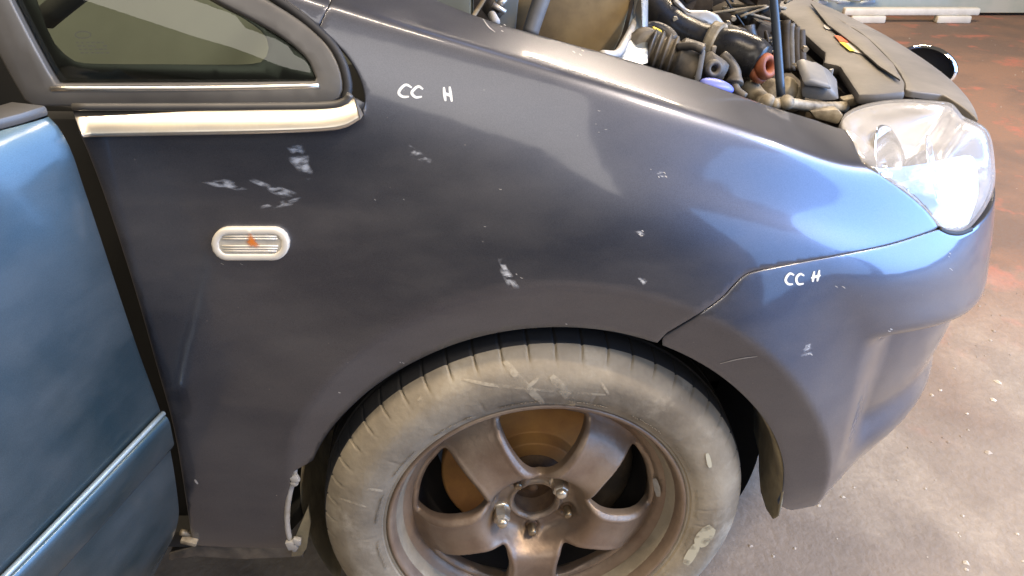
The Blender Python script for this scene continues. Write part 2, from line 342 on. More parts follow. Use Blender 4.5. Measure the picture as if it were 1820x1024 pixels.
def cdt(outer, holes, step):
    """triangulate outer minus holes with interior points every step"""
    loops = [np.asarray(outer)] + [np.asarray(h) for h in holes]
    allb = np.vstack(loops)
    mn, mx = loops[0].min(0), loops[0].max(0)
    gx = np.arange(mn[0], mx[0], step); gy = np.arange(mn[1], mx[1], step * .87)
    G = []
    for j, yy in enumerate(gy): G.append(np.stack([gx + (step * .5 if j % 2 else 0), np.full(len(gx), yy)], 1))
    G = np.vstack(G); k = inpoly(G, loops[0])
    for h in loops[1:]: k &= ~inpoly(G, h)
    G = G[k]
    keep = np.ones(len(G), bool)
    for b in np.array_split(allb, max(1, len(allb) // 200)):
        d = np.sqrt(((G[:, None, :] - b[None]) ** 2).sum(2)).min(1); keep &= d > step * .55
    G = G[keep]
    V = [Vector(p) for p in allb] + [Vector(p) for p in G]
    E = []; o = 0
    for lp in loops:
        n = len(lp); E += [(o + i, o + (i + 1) % n) for i in range(n)]; o += n
    v2, e2, f2, ov, oe, of = delaunay_2d_cdt(V, E, [], 0, 1e-7)
    v2 = np.array([tuple(v) for v in v2]); F = np.array(f2)
    cen = v2[F].mean(1); k = inpoly(cen, loops[0])
    for h in loops[1:]: k &= ~inpoly(cen, h)
    F = F[k]
    a = v2[F]; ar = (a[:, 1, 0] - a[:, 0, 0]) * (a[:, 2, 1] - a[:, 0, 1]) - (a[:, 1, 1] - a[:, 0, 1]) * (a[:, 2, 0] - a[:, 0, 0])
    F[ar < 0] = F[ar < 0][:, ::-1]
    return v2, F, loops

# ------------------------------------------------------------------ the body shell (a real double-curved surface)
class Spline:
    def __init__(s, x, y):
        s.x = np.array(x, float); s.y = np.array(y, float); n = len(x); h = np.diff(s.x)
        A = np.zeros((n, n)); b = np.zeros(n); A[0, 0] = A[-1, -1] = 1
        for i in range(1, n - 1):
            A[i, i - 1] = h[i - 1]; A[i, i] = 2 * (h[i - 1] + h[i]); A[i, i + 1] = h[i]
            b[i] = 6 * ((s.y[i + 1] - s.y[i]) / h[i] - (s.y[i] - s.y[i - 1]) / h[i - 1])
        s.m = np.linalg.solve(A, b)
    def __call__(s, t):
        t = np.asarray(t, float); i = np.clip(np.searchsorted(s.x, t) - 1, 0, len(s.x) - 2); h = s.x[i + 1] - s.x[i]
        a = (s.x[i + 1] - t) / h; b = (t - s.x[i]) / h
        return a * s.y[i] + b * s.y[i + 1] + ((a ** 3 - a) * s.m[i] + (b ** 3 - b) * s.m[i + 1]) * h * h / 6
PLAN = np.array([(-.90, .0), (-.6, 0), (-.35, 0), (-.1, 0), (.1, .001), (.25, .010), (.38, .030), (.50, .074), (.61, .143), (.70, .235), (.765, .36), (.805, .50), (.83, .68), (.84, .91)])
CU = np.r_[0, np.cumsum(np.linalg.norm(np.diff(PLAN, axis=0), axis=1))]
PXs, PYs = Spline(CU, PLAN[:, 0]), Spline(CU, PLAN[:, 1])
UMAX = CU[-1]
def uat(x): return float(np.interp(x, PLAN[:, 0], CU))
ZC = Spline([-.9, -.5, -.23, .12, .26, .39, .55, .75, 1.1, 1.6], [1.245, 1.112, 1.018, .9145, .868, .826, .803, .797, .797, .797])
def sstep(a, b, t):
    t = np.clip((t - a) / (b - a), 0, 1); return t * t * (3 - 2 * t)
NR = 12
ARC = (.012, .300)
def arch_r(th):   # inner edge radius by angle (deg)
    a = np.array([-180, -60, -15, 0, 15, 30, 50, 70, 90, 120, 140, 155, 165, 180]); r = np.array([.342, .352, .354, .356, .357, .355, .351, .346, .341, .338, .342, .347, .350, .350])
    return np.interp(th, a, r)
def arch_w(th):
    a = np.array([-180, -60, 0, 30, 60, 90, 120, 150, 165, 180]); r = np.array([.004, .050, .052, .055, .066, .074, .064, .042, .024, .008])
    return np.interp(th, a, r)
def shell(u, t, features=True):
    u = np.asarray(u, float); t = np.asarray(t, float)
    cx, cy = PXs(u), PYs(u); e = 1e-4
    tx, ty = (PXs(u + e) - PXs(u - e)), (PYs(u + e) - PYs(u - e)); l = np.hypot(tx, ty); tx, ty = tx / l, ty / l
    s = u - .9                                   # ~ x on the side
    zc = ZC(s); fr = sstep(.30, .80, s)
    zb = .238 + .065 * sstep(.2, .45, s)
    one = np.ones_like(u)
    side = [(.034 * one, zb - .03), (.016 * one, zb + .015), (.006 * one, .40 * one), (.0 * one, .53 * one), (.0 * one, .66 * one), (.012 * one, .5 * (.66 + zc) - .01),
            (.042 * one, zc - .075), (.074 * one, zc - .013), (.082 * one, zc), (.098 * one, zc + .006), (.17 * one, zc + .019), (.25 * one, zc + .030)]
    front = [(.060, .318), (.040, .340), (.016, .41), (.0, .50), (.002, .58), (.014, .655), (.034, .730), (.054, .783), (.070, .800), (.100, .810), (.155, .822), (.23, .832)]
    ii = np.stack([a[0] * (1 - fr) + b[0] * fr for a, b in zip(side, front)], 0)
    zz = np.stack([a[1] * (1 - fr) + b[1] * fr for a, b in zip(side, front)], 0)
    k = np.clip(np.floor(t).astype(int), 0, NR - 2); f = t - k
    w = [(1 - f) ** 3 / 6, (3 * f ** 3 - 6 * f ** 2 + 4) / 6, (-3 * f ** 3 + 3 * f ** 2 + 3 * f + 1) / 6, f ** 3 / 6]
    ins = 0; z = 0; ar = np.arange(u.size).reshape(u.shape)
    iF, zF = ii.reshape(NR, -1), zz.reshape(NR, -1)
    def row(A, q):
        lo = 2 * A[0] - A[1]; hi = 2 * A[-1] - A[-2]
        qq = np.clip(q, 0, NR - 1); v = A[qq.ravel(), ar.ravel()].reshape(u.shape)
        v = np.where(q < 0, lo.reshape(u.shape), v); return np.where(q > NR - 1, hi.reshape(u.shape), v)
    for j in range(4):
        ins = ins + w[j] * row(iF, k - 1 + j); z = z + w[j] * row(zF, k - 1 + j)
    x = cx - ty * ins; y = cy + tx * ins
    if features:
        dx, dz = x - ARC[0], z - ARC[1]; r = np.hypot(dx, dz); th = np.degrees(np.arctan2(dz, dx))
        ri, wd = arch_r(th), arch_w(th); d = (ri + wd - r)            # >0 inside the flare face
        near = (np.abs(x) < .6) & (z > .15)
        soft = .0015
        dd = .5 * (d + np.sqrt(d * d + soft * soft)) ; dd = np.clip(dd - soft * .01, 0, wd + .012)
        add = np.where(near, dd * .36, 0)
        # the wing swells outwards round the wheel
        fro = sstep(80, 25, th) * (th > -90)
        dist = np.clip((r - (ri + wd)) / (.15 - .04 * fro), 0, 1)
        g_ = (1 - dist) ** 2 * (1 + .6 * dist)
        sw = -(.013 + .017 * fro) * g_ * near * sstep(178, 140, np.abs(th))
        # lower bumper pocket, with the ledge above it
        zl = .606 - .055 * sstep(.36, .82, s)
        pk = sstep(zl + .002, zl - .014, z) * sstep(.350, .430, z) * sstep(.43, .53, s)
        # soft ledge
        lg = -.0025 * np.exp(-((z - zl - .012) / .022) ** 2) * sstep(.42, .56, s)
        ins2 = add + sw + .026 * pk + lg
        x = x - ty * ins2; y = y + tx * ins2
    return np.stack([x, y, z], -1)
nu, nt_ = 520, 330
UU, TT = np.meshgrid(np.linspace(.0, UMAX - 1e-3, nu), np.linspace(0, NR - 1, nt_), indexing='ij')
SG = shell(UU, TT)
V = SG.reshape(-1, 3); idx = np.arange(nu * nt_).reshape(nu, nt_)
Q = np.stack([idx[:-1, :-1], idx[1:, :-1], idx[1:, 1:], idx[:-1, 1:]], -1).reshape(-1, 4)
SH_BVH = BVHTree.FromPolygons([tuple(v) for v in V], [tuple(q) for q in Q.tolist()])
WS = .075  # metric per row unit
def uvpix(px, py):
    d = ray(px, py).normalized(); o = EYE
    h, n, fi, dist = SH_BVH.ray_cast(o, d)
    if h is None: return None
    i, j = divmod(fi, nt_ - 1)
    a, b, c = SG[i, j], SG[i + 1, j], SG[i, j + 1]
    A = np.stack([b - a, c - a], 1); st, *_ = np.linalg.lstsq(A, np.array(h) - a, rcond=None)
    return np.array([(UU[i, j] + st[0] * (UU[1, 0] - UU[0, 0])), (TT[i, j] + st[1] * (TT[0, 1] - TT[0, 0])) * WS])
def uvpath(pts, n=8, step=None):
    """pixel polyline, smoothed, cast to the shell"""
    out = [uvpix(*p) for p in catmull(pts, n)]
    return [o for o in out if o is not None]
def sh(uv, off=0.):
    uv = np.atleast_2d(uv); P = shell(uv[:, 0], uv[:, 1] / WS)
    if off: P = P + shn(uv) * off
    return P
def shn(uv):
    e = 8e-4; a = shell(uv[:, 0] + e, uv[:, 1] / WS) - shell(uv[:, 0] - e, uv[:, 1] / WS); b = shell(uv[:, 0], (uv[:, 1] + e) / WS) - shell(uv[:, 0], (uv[:, 1] - e) / WS)
    n = np.cross(a, b); return n / np.linalg.norm(n, axis=1, keepdims=True)
def panel(name, uvloop, m, parent, step=.0062, holes=(), off=0., lip=.010, rnd=.0024, fn=sh, fnn=shn):
    """sheet on the shell, with rounded, turned-in edges"""
    lo = resample(uvloop, step * .8, True); hs = [resample(h, step * .8, True) for h in holes]
    if np.sum(lo[:, 0] * np.roll(lo[:, 1], -1) - lo[:, 1] * np.roll(lo[:, 0], -1)) < 0: lo = lo[::-1]
    v2, F, loops = cdt(lo, hs, step)
    P = fn(v2) + fnn(v2) * off
    V = [tuple(p) for p in P]; F = [tuple(int(i) for i in f) for f in F]
    o0 = 0
    for li, lp in enumerate(loops):
        n = len(lp); B = P[o0:o0 + n]; Nn = fnn(np.array(v2[o0:o0 + n])); T = np.roll(B, -1, 0) - np.roll(B, 1, 0); T /= np.linalg.norm(T, axis=1, keepdims=True) + 1e-12
        O = np.cross(T, Nn)     # outward for ccw
        if li and np.sum(lp[:, 0] * np.roll(lp[:, 1], -1) - lp[:, 1] * np.roll(lp[:, 0], -1)) > 0: O = -O
        base = len(V)
        for (q, e) in ((.3, .85), (1, 1.)): V += [tuple(p) for p in B - Nn * rnd * q + O * rnd * e * .7]
        V += [tuple(p) for p in B - Nn * lip + O * rnd * .7]
        for i in range(n):
            j = (i + 1) % n; rows = [o0 + i, base + i, base + n + i, base + 2 * n + i]; rj = [o0 + j, base + j, base + n + j, base + 2 * n + j]
            for a in range(3):
                f = (rows[a], rows[a + 1], rj[a + 1], rj[a])
                F.append(f if li == 0 else f[::-1])
        o0 += n
    return obj(name, V, F, m, parent)
def ribbon(name, pts, width, m, parent, bvh=None, off=.0007, n=8, taper=True, wfun=None):
    """flat stroke that lies on a surface; pts in pixels"""
    C = catmull(pts, n); C = [np.array(c) for c in C]; Vv = []; Ff = []
    k = len(C); L = []
    for i, c in enumerate(C):
        t = C[min(i + 1, k - 1)] - C[max(i - 1, 0)]; t /= np.linalg.norm(t) + 1e-9; nn = np.array([-t[1], t[0]])
        f = i / (k - 1); ww = width * (wfun(f) if wfun else (1 - .45 * abs(2 * f - 1) ** 3 if taper else 1)) / 2
        row = []
        for sgn in (-1, 0, 1):
            q = c + nn * ww * sgn; d = ray(*q).normalized(); h, nr, fi, di = (bvh or SH_BVH).ray_cast(EYE, d)
            if h is None: row = None; break
            if nr.dot(d) > 0: nr = -nr
            row.append(tuple(h + nr * off))
        if row: L.append(row)
    for r in L: Vv += r
    for i in range(len(L) - 1):
        for j in (0, 1): Ff.append((i * 3 + j, i * 3 + j + 1, i * 3 + 4 + j, i * 3 + 3 + j))
    return obj(name, Vv, Ff, m, parent) if len(L) > 1 else None

def soft_patch(name, cx_, cy_, a_, b_, ang, m, parent, bvh=None, off=.0006, rings=7, seg=26):
    """soft-edged patch that lies on a surface; centre and half axes in pixels"""
    Vv = []; fd = []; ca, sa = math.cos(ang), math.sin(ang)
    for i in range(rings + 1):
        for k in range(seg):
            t = 2 * math.pi * k / seg; q = i / rings; wob = 1 + .22 * math.sin(3 * t + cx_) + .12 * math.sin(7 * t)
            ex, ey = a_ * q * wob * math.cos(t), b_ * q * wob * math.sin(t)
            d = ray(cx_ + ex * ca - ey * sa, cy_ + ex * sa + ey * ca).normalized(); h, nr, fi, di = (bvh or SH_BVH).ray_cast(EYE, d)
            if h is None: return None
            if nr.dot(d) > 0: nr = -nr
            Vv.append(tuple(h + nr * off)); fd.append((1 - q * q) ** 1.2)
    Ff = [(i * seg + k, i * seg + (k + 1) % seg, (i + 1) * seg + (k + 1) % seg, (i + 1) * seg + k) for i in range(rings) for k in range(seg)]
    o = obj(name, Vv, Ff, m, parent); at = o.data.attributes.new('fade', 'FLOAT', 'POINT')
    if len(o.data.vertices) == len(fd): at.data.foreach_set('value', fd)
    return o

# ------------------------------------------------------------------ setting
FZ = -.018
o = obj('floor', [(-14, -10, FZ), (14, -10, FZ), (14, 18, FZ), (-14, 18, FZ)], [(0, 1, 2, 3)], M['floor'], smooth=False); o['kind'] = 'structure'

# ------------------------------------------------------------------ the car
car = empty('car'); car['label'] = 'dark blue grey car with its bonnet raised and front door swung open'; car['category'] = 'car'

# --- front wing
TOPE = [(700, -45), (770, -2), (870, 37), (938, 57), (1010, 77), (1076, 95), (1140, 114), (1248, 147), (1360, 186), (1440, 211), (1484, 226), (1503, 231)]
HLE = [(1503, 231), (1515, 250), (1524, 272), (1534, 290), (1560, 309), (1599, 336), (1634, 364), (1655, 386), (1667, 404)]
SEAM = [(1667, 405), (1580, 432), (1480, 453), (1400, 468), (1345, 479), (1322, 488), (1302, 506), (1280, 529), (1236, 560), (1176, 596)]
def archpix(a0, a1, n=60, dr=0.0):
    out = []
    for th in np.linspace(a0, a1, n):
        r = float(arch_r(th)) + dr; x = ARC[0] + r * math.cos(R(th)); z = ARC[1] + r * math.sin(R(th))
        # find uv on shell with that x,z
        out.append(uv_xz(x, z))
    return out
def uv_xz(x, z):
    u = uat(x); t = 4.0
    for _ in range(40):
        p = shell(np.array([u, u + 1e-3, u]), np.array([t, t, t + 1e-3]))
        J = np.array([[(p[1, 0] - p[0, 0]), (p[2, 0] - p[0, 0])], [(p[1, 2] - p[0, 2]), (p[2, 2] - p[0, 2])]]) / 1e-3
        d = np.linalg.solve(J, np.array([x - p[0, 0], z - p[0, 2]])); d = np.clip(d, -.3, .3); u += d[0] * .8; t = min(max(t + d[1] * .8, 0.0), NR - 1)
        if abs(d).max() < 1e-6: break
    return np.array([u, t * WS])
def ang_at(px, py):
    p = sh(uvpix(px, py))[0]; return math.degrees(math.atan2(p[2] - ARC[1], p[0] - ARC[0]))
TH_SEAM = ang_at(1174, 602)
g = 1.0
wing_loop = []
wing_loop += uvpath([(568, 54), (580, 26), (592, 0), (606, -34)])
wing_loop += uvpath([(650, -45), (700, -45)])
wing_loop += uvpath(TOPE)[1:]
wing_loop += uvpath(HLE)[1:]
wing_loop += uvpath(SEAM)[1:-1]
wing_loop += archpix(TH_SEAM, 160)
wing_loop += uvpath([(521, 838), (509, 880), (505, 925), (509, 962)])
wing_loop += uvpath([(509, 966), (512, 984)], 4)
wing_loop += uvpath([(500, 989), (430, 993), (352, 985)])
wing_loop += uvpath([(344, 970), (338, 930), (312, 770), (277, 640), (240, 510), (195, 370), (160, 275), (138, 226)])
wing_loop += uvpath([(142, 228), (300, 226), (450, 224), (580, 222), (622, 216), (646, 196), (650, 170), (640, 135), (618, 98), (592, 70), (572, 56)])
wing = panel('front_wing', wing_loop, M['paint'], car)

# --- bumper
s0 = .9
def uz(s, z):      # shell parameter at arc s (from u=.9) and height z
    t = np.linspace(0, NR - 1, 400); P = shell(np.full(400, s + .9), t); return np.array([s + .9, float(np.interp(z, P[:, 2], t)) * WS])
SEAMB = [(1668, 410), (1580, 437), (1480, 458), (1400, 473), (1347, 484), (1325, 492), (1306, 510), (1284, 533), (1240, 564), (1181, 600)]
bl = uvpath(SEAMB)[::-1]
bl += uvpath([(1672, 410), (1686, 417), (1706, 419), (1726, 411)])
sA = bl[-1][0] - .9
SEND = UMAX - .9 - .01
zA = sh(bl[-1])[0][2]
bl += [uz(s, zA + (.70 - zA) * sstep(sA, sA + .25, s)) for s in np.linspace(sA + .02, SEND, 40)]
bl += [np.array([SEND + .9, t * WS]) for t in np.linspace(uz(SEND, .70)[1] / WS, .3, 16)[1:]]
bl += [np.array([s + .9, .3 * WS]) for s in np.linspace(SEND, .40, 50)[1:]]
bl += archpix(1, ang_at(1184, 606))
bumper = panel('front_bumper', bl, M['paint'], car)
def world_bvh(o):
    mw = o.matrix_world; return BVHTree.FromPolygons([tuple(mw @ v.co) for v in o.data.vertices], [tuple(p.vertices) for p in o.data.polygons])
# --- headlight
hl = empty('headlight', parent=car)
HLI = [(1506, 234), (1519, 253), (1528, 274), (1538, 289), (1563, 307), (1602, 334), (1637, 362), (1658, 385), (1671, 403)]
hlo = uvpath(HLI)
hlo += uvpath([(1674, 405), (1690, 409), (1708, 410), (1724, 403)])
zq = sh(hlo[-1])[0][2]; sq = hlo[-1][0] - .9
SF = sq + .20
hlo += [uz(s, zq + .03 * (s - sq) / .2) for s in np.linspace(sq + .015, SF, 12)]
hlo += [np.array([SF + .9 - .03 * f, (1 - f) * uz(SF, zq + .03)[1] + f * 8.9 * WS]) for f in np.linspace(0.06, 1, 14)]
top = uvpath([(1690, 183), (1640, 178), (1590, 178), (1540, 186), (1508, 200), (1498, 216), (1502, 230)])
hlo += top
hlo = resample(hlo, .004, True)
hlo = list(sum(np.roll(hlo, k, 0) for k in range(-4, 5)) / 9)
lens = panel('lens', hlo, M['lens'], hl, step=.008, off=.001, lip=.02, rnd=.004)
cen = np.mean(hlo, 0)
def shrink(loop, d): return [p + (cen - p) / np.linalg.norm(cen - p) * d for p in loop]
# satin inner shell behind the lens
HD = resample(hlo, .002, True)
def deep(uv):
    uv = np.atleast_2d(uv); P = shell(uv[:, 0], uv[:, 1] / WS); d = np.min(np.linalg.norm(uv[:, None] - HD[None], axis=2), axis=1)
    return P - shn(uv) * (.004 + .058 * sstep(0, .06, d))[:, None]
panel('housing', shrink(hlo, .001), M['housing'], hl, step=.010, fn=deep, lip=.004)
def bowl(name, c, axis, rad, depth, m, parent, sq=1.0, seg=40):
    ax = Vector(axis).normalized(); q = Vector((0, 0, 1)).rotation_difference(ax); Vv = []; Ff = []; nr = 10
    prof = [(rad * i / nr, depth * ((i / nr) ** 2 - 1)) for i in range(nr + 1)] + [(rad * 1.03, .0015), (rad * 1.06, -.001)]
    n = len(prof)
    for k in range(seg):
        a = 2 * math.pi * k / seg
        for r, z in prof: Vv.append(Vector(c) + q @ Vector((r * math.cos(a), r * sq * math.sin(a), z)))
    for k in range(seg):
        k2 = (k + 1) % seg
        for i in range(n - 1): Ff.append((k * n + i, k * n + i + 1, k2 * n + i + 1, k2 * n + i))
    return obj(name, Vv, Ff, m, parent)
def pix_on_shell(px, py, off=0.): return Vector(sh(uvpix(px, py), off)[0])
c1 = pix_on_shell(1604, 262, -.030); bowl('reflector_bowl', c1, (.70, -.52, .50), .056, .040, M['silver'], hl)
c2 = pix_on_shell(1690, 262, -.040); bowl('reflector_bowl', c2, (.82, -.40, .40), .048, .040, M['silver'], hl)
for c, ax in ((c1, Vector((.70, -.52, .50))), (c2, Vector((.82, -.40, .40)))):
    tube('bulb', [c - ax * .03, c - ax * .006], .008, M['chrome'], hl, 12, sm=3)
# moulded flutes at the rear edge of the lens
flr = uvpath([(1517, 262), (1526, 284), (1545, 303), (1575, 324), (1606, 346)], 10)
for i in range(0, len(flr), 2):
    a = flr[i]; b = a + (cen - a) / np.linalg.norm(cen - a) * .013
    pa, pb = sh(a, -.006)[0], sh(b, -.006)[0]
    tube('flute', [pa, pb], .0012, M['silver_soft'], hl, 6, sm=2)
tube('seal', [sh(p, -.003)[0] for p in uvpath([(1672, 407), (1688, 414), (1708, 415), (1728, 408)], 6)], .0045, M['rubber'], hl, 8, sm=2)

# --- side repeater
sr = empty('side_repeater', parent=car)
def pill(cx_, cy_, hw, hh, n=14, sk=0.):
    pts = []
    for s_, a0 in ((1, -90), (-1, 90)):
        for a in np.linspace(a0, a0 + 180, n): pts.append((cx_ + s_ * (hw - hh) + hh * math.cos(R(a)), cy_ - hh * math.sin(R(a)) - sk * s_))
    return pts
rim_ = [uvpix(*p) for p in pill(447, 431, 66, 26)]; inn = [uvpix(*p) for p in pill(447, 431, 59, 20)]
panel('surround', rim_, M['lamp_plastic'], sr, step=.005, holes=[inn], off=.007, lip=.009, rnd=.003)
lamp_face = panel('lamp_lens', inn, M['lamp_lens'], sr, step=.004, off=.0055, lip=.003, rnd=.001)
for k, yy in enumerate((417, 421.5, 434, 438.5, 443)):
    a, b = pix_on_shell(396 + abs(yy - 430) * .3, yy, .0055), pix_on_shell(498 - abs(yy - 430) * .3, yy, .0055)
    tube('rib', [a, (a + b) / 2, b], .0011, M['lamp_plastic'], sr, 6, sm=2)
soft_patch('bulb', 449, 429, 15, 9, .9, M['amber_glow'], sr, world_bvh(lamp_face), off=.0018)  # painted amber glow on the lens, standing for the bulb inside

# --- bright moulding under the quarter window
up_ = catmull([(130, 197), (300, 195), (450, 193), (560, 190), (606, 183), (630, 172)], 8); dn_ = catmull([(146, 240), (300, 237), (450, 234), (560, 230), (610, 224), (640, 208)], 8)
Vv = []; Ff = []; n = len(up_)
for i in range(n):
    e = .006 * (i / n) ** 6; A = PY(*up_[i], .026 + e); B = PY(*dn_[i], .006 + e); ax = (B - A); nn = Vector((0, -.7, .7))
    rows = [A + Vector((0, .004, -.004)), A, A + ax * .12 + nn * .0012, A + ax * .4 + nn * .0018, A + ax * .7 + nn * .0016, A + ax * .92 + nn * .0006, B, B + Vector((0, .001, -.003)), B + Vector((0, .02, -.004))]
    Vv += rows
k = len(rows)
for i in range(n - 1):
    for j in range(k - 1): Ff.append((i * k + j, i * k + j + 1, (i + 1) * k + j + 1, (i + 1) * k + j))
Ff += [tuple(range(k)), tuple(range((n - 1) * k, n * k))[::-1]]
obj('window_moulding', Vv, Ff, M['trim'], car)
tube('moulding_bead', [PY(x, y, -.002) for x, y in ((130, 190), (300, 190), (470, 189), (580, 187), (612, 180), (622, 168))], .004, M['frame'], car, 8, sm=6)
# body behind the moulding
dk = [uvpix(*p) for p in ((130, 175), (420, 175), (600, 160), (660, 190), (640, 240), (400, 250), (150, 250))]
panel('window_ledge', dk, M['paint'], car, step=.012, off=-.012, lip=.004)

# --- quarter window
qw = empty('quarter_window', parent=car)
fo = catmull([(-60, -60), (-20, 40), (20, 120), (52, 176)], 6) + catmull([(64, 183), (200, 184), (400, 183), (560, 180), (594, 176)], 6) + catmull([(604, 168), (606, 150), (598, 117), (574, 78), (520, 34), (440, -12), (340, -60)], 6)
fi = catmull([(-10, -60), (18, 0), (60, 82), (98, 150)], 6) + catmull([(104, 153), (250, 152), (400, 151), (560, 149)], 6) + catmull([(569, 146), (563, 129), (545, 97), (488, 53), (385, -2), (290, -58)], 6)
FO = [uvpix(*p) for p in fo]; FI = [uvpix(*p) for p in fi]
panel('window_frame', FO, M['frame'], qw, step=.009, holes=[FI], off=.006, lip=.022, rnd=.004)
panel('glass', FI, M['glass'], qw, step=.02, off=-.004, lip=.003, rnd=.0005)
ci = catmull([(40, -58), (60, 0), (78, 52), (96, 84), (122, 106), (152, 114), (300, 115), (440, 114), (470, 102), (476, 80), (462, 52), (400, 10), (300, -58)], 5)
panel('frit_border', FI, M['frit'], qw, step=.012, holes=[[uvpix(*p) for p in ci]], off=-.006, lip=.001, rnd=.0003)
tube('inner_bead', [pix_on_shell(x, y, .004) for x, y in ((96, 157), (250, 157), (420, 156), (568, 153))], .0035, M['trim'], qw, 8, sm=5)
glb = BVHTree.FromObject(bpy.data.objects['glass'], bpy.context.evaluated_depsgraph_get())
# etched glazing mark: an oval over lines of small print
for el in ([(148 + 14 * math.cos(a), 62 + 6 * math.sin(a)) for a in np.linspace(0, 2 * math.pi, 16)],):
    ribbon('glazing_mark', el, 2.0, M['etch'], qw, glb, n=2, taper=False)
for k in range(4):
    x0 = 136 + k * 2.5
    for j in range(6):
        if random.random() < .85: ribbon('glazing_mark', [(x0 + j * 9, 76 + k * 6), (x0 + j * 9 + random.uniform(4, 8), 75.6 + k * 6)], 2.2, M['etch'], qw, glb, n=2, taper=False)
# black outer seal up the pillar and painted pillar foot
tube('pillar_seal', [pix_on_shell(x, y, .002) for x, y in ((410, -55), (470, -14), (530, 26), (584, 74), (608, 112), (618, 150), (616, 176))], .0055, M['rubber'], car, 8, sm=6)
pf = uvpath([(430, -60), (486, -12), (540, 24), (566, 44)], 6) + uvpath([(572, 30), (588, -4), (602, -36)], 6) + uvpath([(600, -60), (520, -64)], 4)
panel('pillar_foot', pf, M['paint'], car, off=-.002)
# cabin behind the glass
box('cabin_trim', (-.55, .60, .98), (.9, .03, .50), M['cabin'], car, Matrix.Rotation(R(-38), 4, 'X'), .02)
box('dashboard', (-.30, .46, .80), (.5, .6, .10), M['cabin_dark'], car, bevel=.03)
tube('grab_handle', [(-.62, .2, .98), (-.5, .19, 1.06), (-.42, .2, 1.16)], .014, M['cabin_dark'], car, 10)

slab('pillar_trim', [PY(x, y, .12) for x, y in ((-80, -60), (-20, 10), (20, 96), (66, 182), (140, 192), (140, 250), (-80, 280))], (0, .03, 0), M['cabin_dark'], car, .004)
# --- door post and sill seen in the door gap
slab('door_post', [(-.95, .06, .20), (-.40, .06, .20), (-.40, .075, .86), (-.44, .08, .89), (-.95, .10, .89)], (0, .03, 0), M['cabin_dark'], car)
slab('sill', [(-1.5, .03, .22), (-.40, .03, .22), (-.36, .05, .26), (-.36, .30, .26), (-1.5, .30, .26)], (0, 0, .03), M['cabin_dark'], car)
tube('hinge', [PY(322, 946, .02), PY(345, 950, .03), PY(350, 944, .05)], .005, M['dusty_metal'], car, 8)
box('hinge', PY(338, 958, .02), (.024, .02, .008), M['dusty_metal'], car, Matrix.Rotation(.35, 4, 'Y'), .002)

# --- front door, swung open
TH = R(73); DD = Vector((-math.cos(TH), -math.sin(TH), 0)); DN = Vector((math.sin(TH), -math.cos(TH), 0))
door = empty('front_door', parent=car)
edge = [PY(x - 6, y, -.022) for x, y in ((96, 206), (112, 222), (136, 265), (158, 330), (188, 420), (218, 512), (255, 622), (298, 742), (314, 812), (324, 880), (326, 915), (318, 948), (300, 985), (280, 1024), (262, 1056))]
E = [Vector(p) for p in resample(catmull(edge, 8), .012)]
def door_surf(i, s):
    e = E[i]; bow = .020 * math.sin(min(1, s / .5) * math.pi / 2) - .18 * max(0, e.z - .66) ** 1.5 * float(sstep(0, .09, s)); return e + DD * s + DN * bow
S = [0, .004, .01, .02, .035, .055, .08, .11, .15, .2, .26, .34, .45, .6]
nE, nS = len(E), len(S); Vv = []; Ff = []
for i in range(nE):
    base = [E[i] - DN * .030 - DD * .0, E[i] - DN * .010 - DD * .001, E[i] - DN * .003 + DD * .0005]
    Vv += base + [door_surf(i, s) if s > 0 else E[i] + DD * .003 for s in S]
n = nS + 3
for i in range(nE - 1):
    for j in range(n - 1): Ff.append((i * n + j, (i + 1) * n + j, (i + 1) * n + j + 1, i * n + j + 1))
obj('door_skin', Vv, Ff, M['door_sky_paint'], door)
# inner side of the door
Vv = []; Ff = []
for i in range(nE):
    Vv += [E[i] - DN * .028 + DD * .002, E[i] - DN * .06 + DD * .03, E[i] - DN * .07 + DD * .6]
for i in range(nE - 1):
    for j in range(2): Ff.append((i * 3 + j, i * 3 + j + 1, (i + 1) * 3 + j + 1, (i + 1) * 3 + j))
obj('inner_panel', Vv, Ff, M['rubber'], door)
tp = [door_surf(0, s) for s in (0.0, .03, .07, .12, .2, .34)]
slab('waist_seal', [tp[0] + DD * .0, tp[1], tp[2], tp[3], tp[4], tp[5], tp[5] - DN * .05, tp[3] - DN * .05, tp[0] - DN * .045], (0, 0, .012), M['frame'], door, .004)
# rub strip
def at_z(z):
    k = min(range(nE), key=lambda i: abs(E[i].z - z)); return k
k0 = at_z(.505)
prof = [(.030, 0.0005), (.030, .008), (.026, .0115), (.018, .0125), (-.018, .0105), (-.026, .007), (-.028, .0005)]
Vv = []; Ff = []; SS = [.002, .006, .03, .06, .1, .15, .22, .3, .42, .6]
for q, s in enumerate(SS):
    for (dz, dn) in prof:
        kk = at_z(.505 + dz); f = .3 if q == 0 else 1
        zc_ = E[kk]; p = zc_ + DD * s + DN * (.020 * math.sin(min(1, s / .5) * math.pi / 2) + dn * f); Vv.append(Vector((p.x, p.y, .505 + dz)))
n = len(prof)
for q in range(len(SS) - 1):
    for j in range(n - 1): Ff.append((q * n + j, q * n + j + 1, (q + 1) * n + j + 1, (q + 1) * n + j))
Ff.append(tuple(range(n)))
o = obj('rub_strip', Vv, Ff, M['door_sky_paint'], door); smooth_by_angle(o, 50)
tube('strip_highlight', [Vector((0, 0, .031)) + Vector((E[k0].x, E[k0].y, .505)) + DD * s + DN * (.020 * math.sin(min(1, s / .5) * math.pi / 2) + .005) for s in (.004, .1, .2, .3, .45, .6)], .0035, M['strip'], door, 8, sm=4)  # thin pale bead, a painted highlight on the strip's top edge

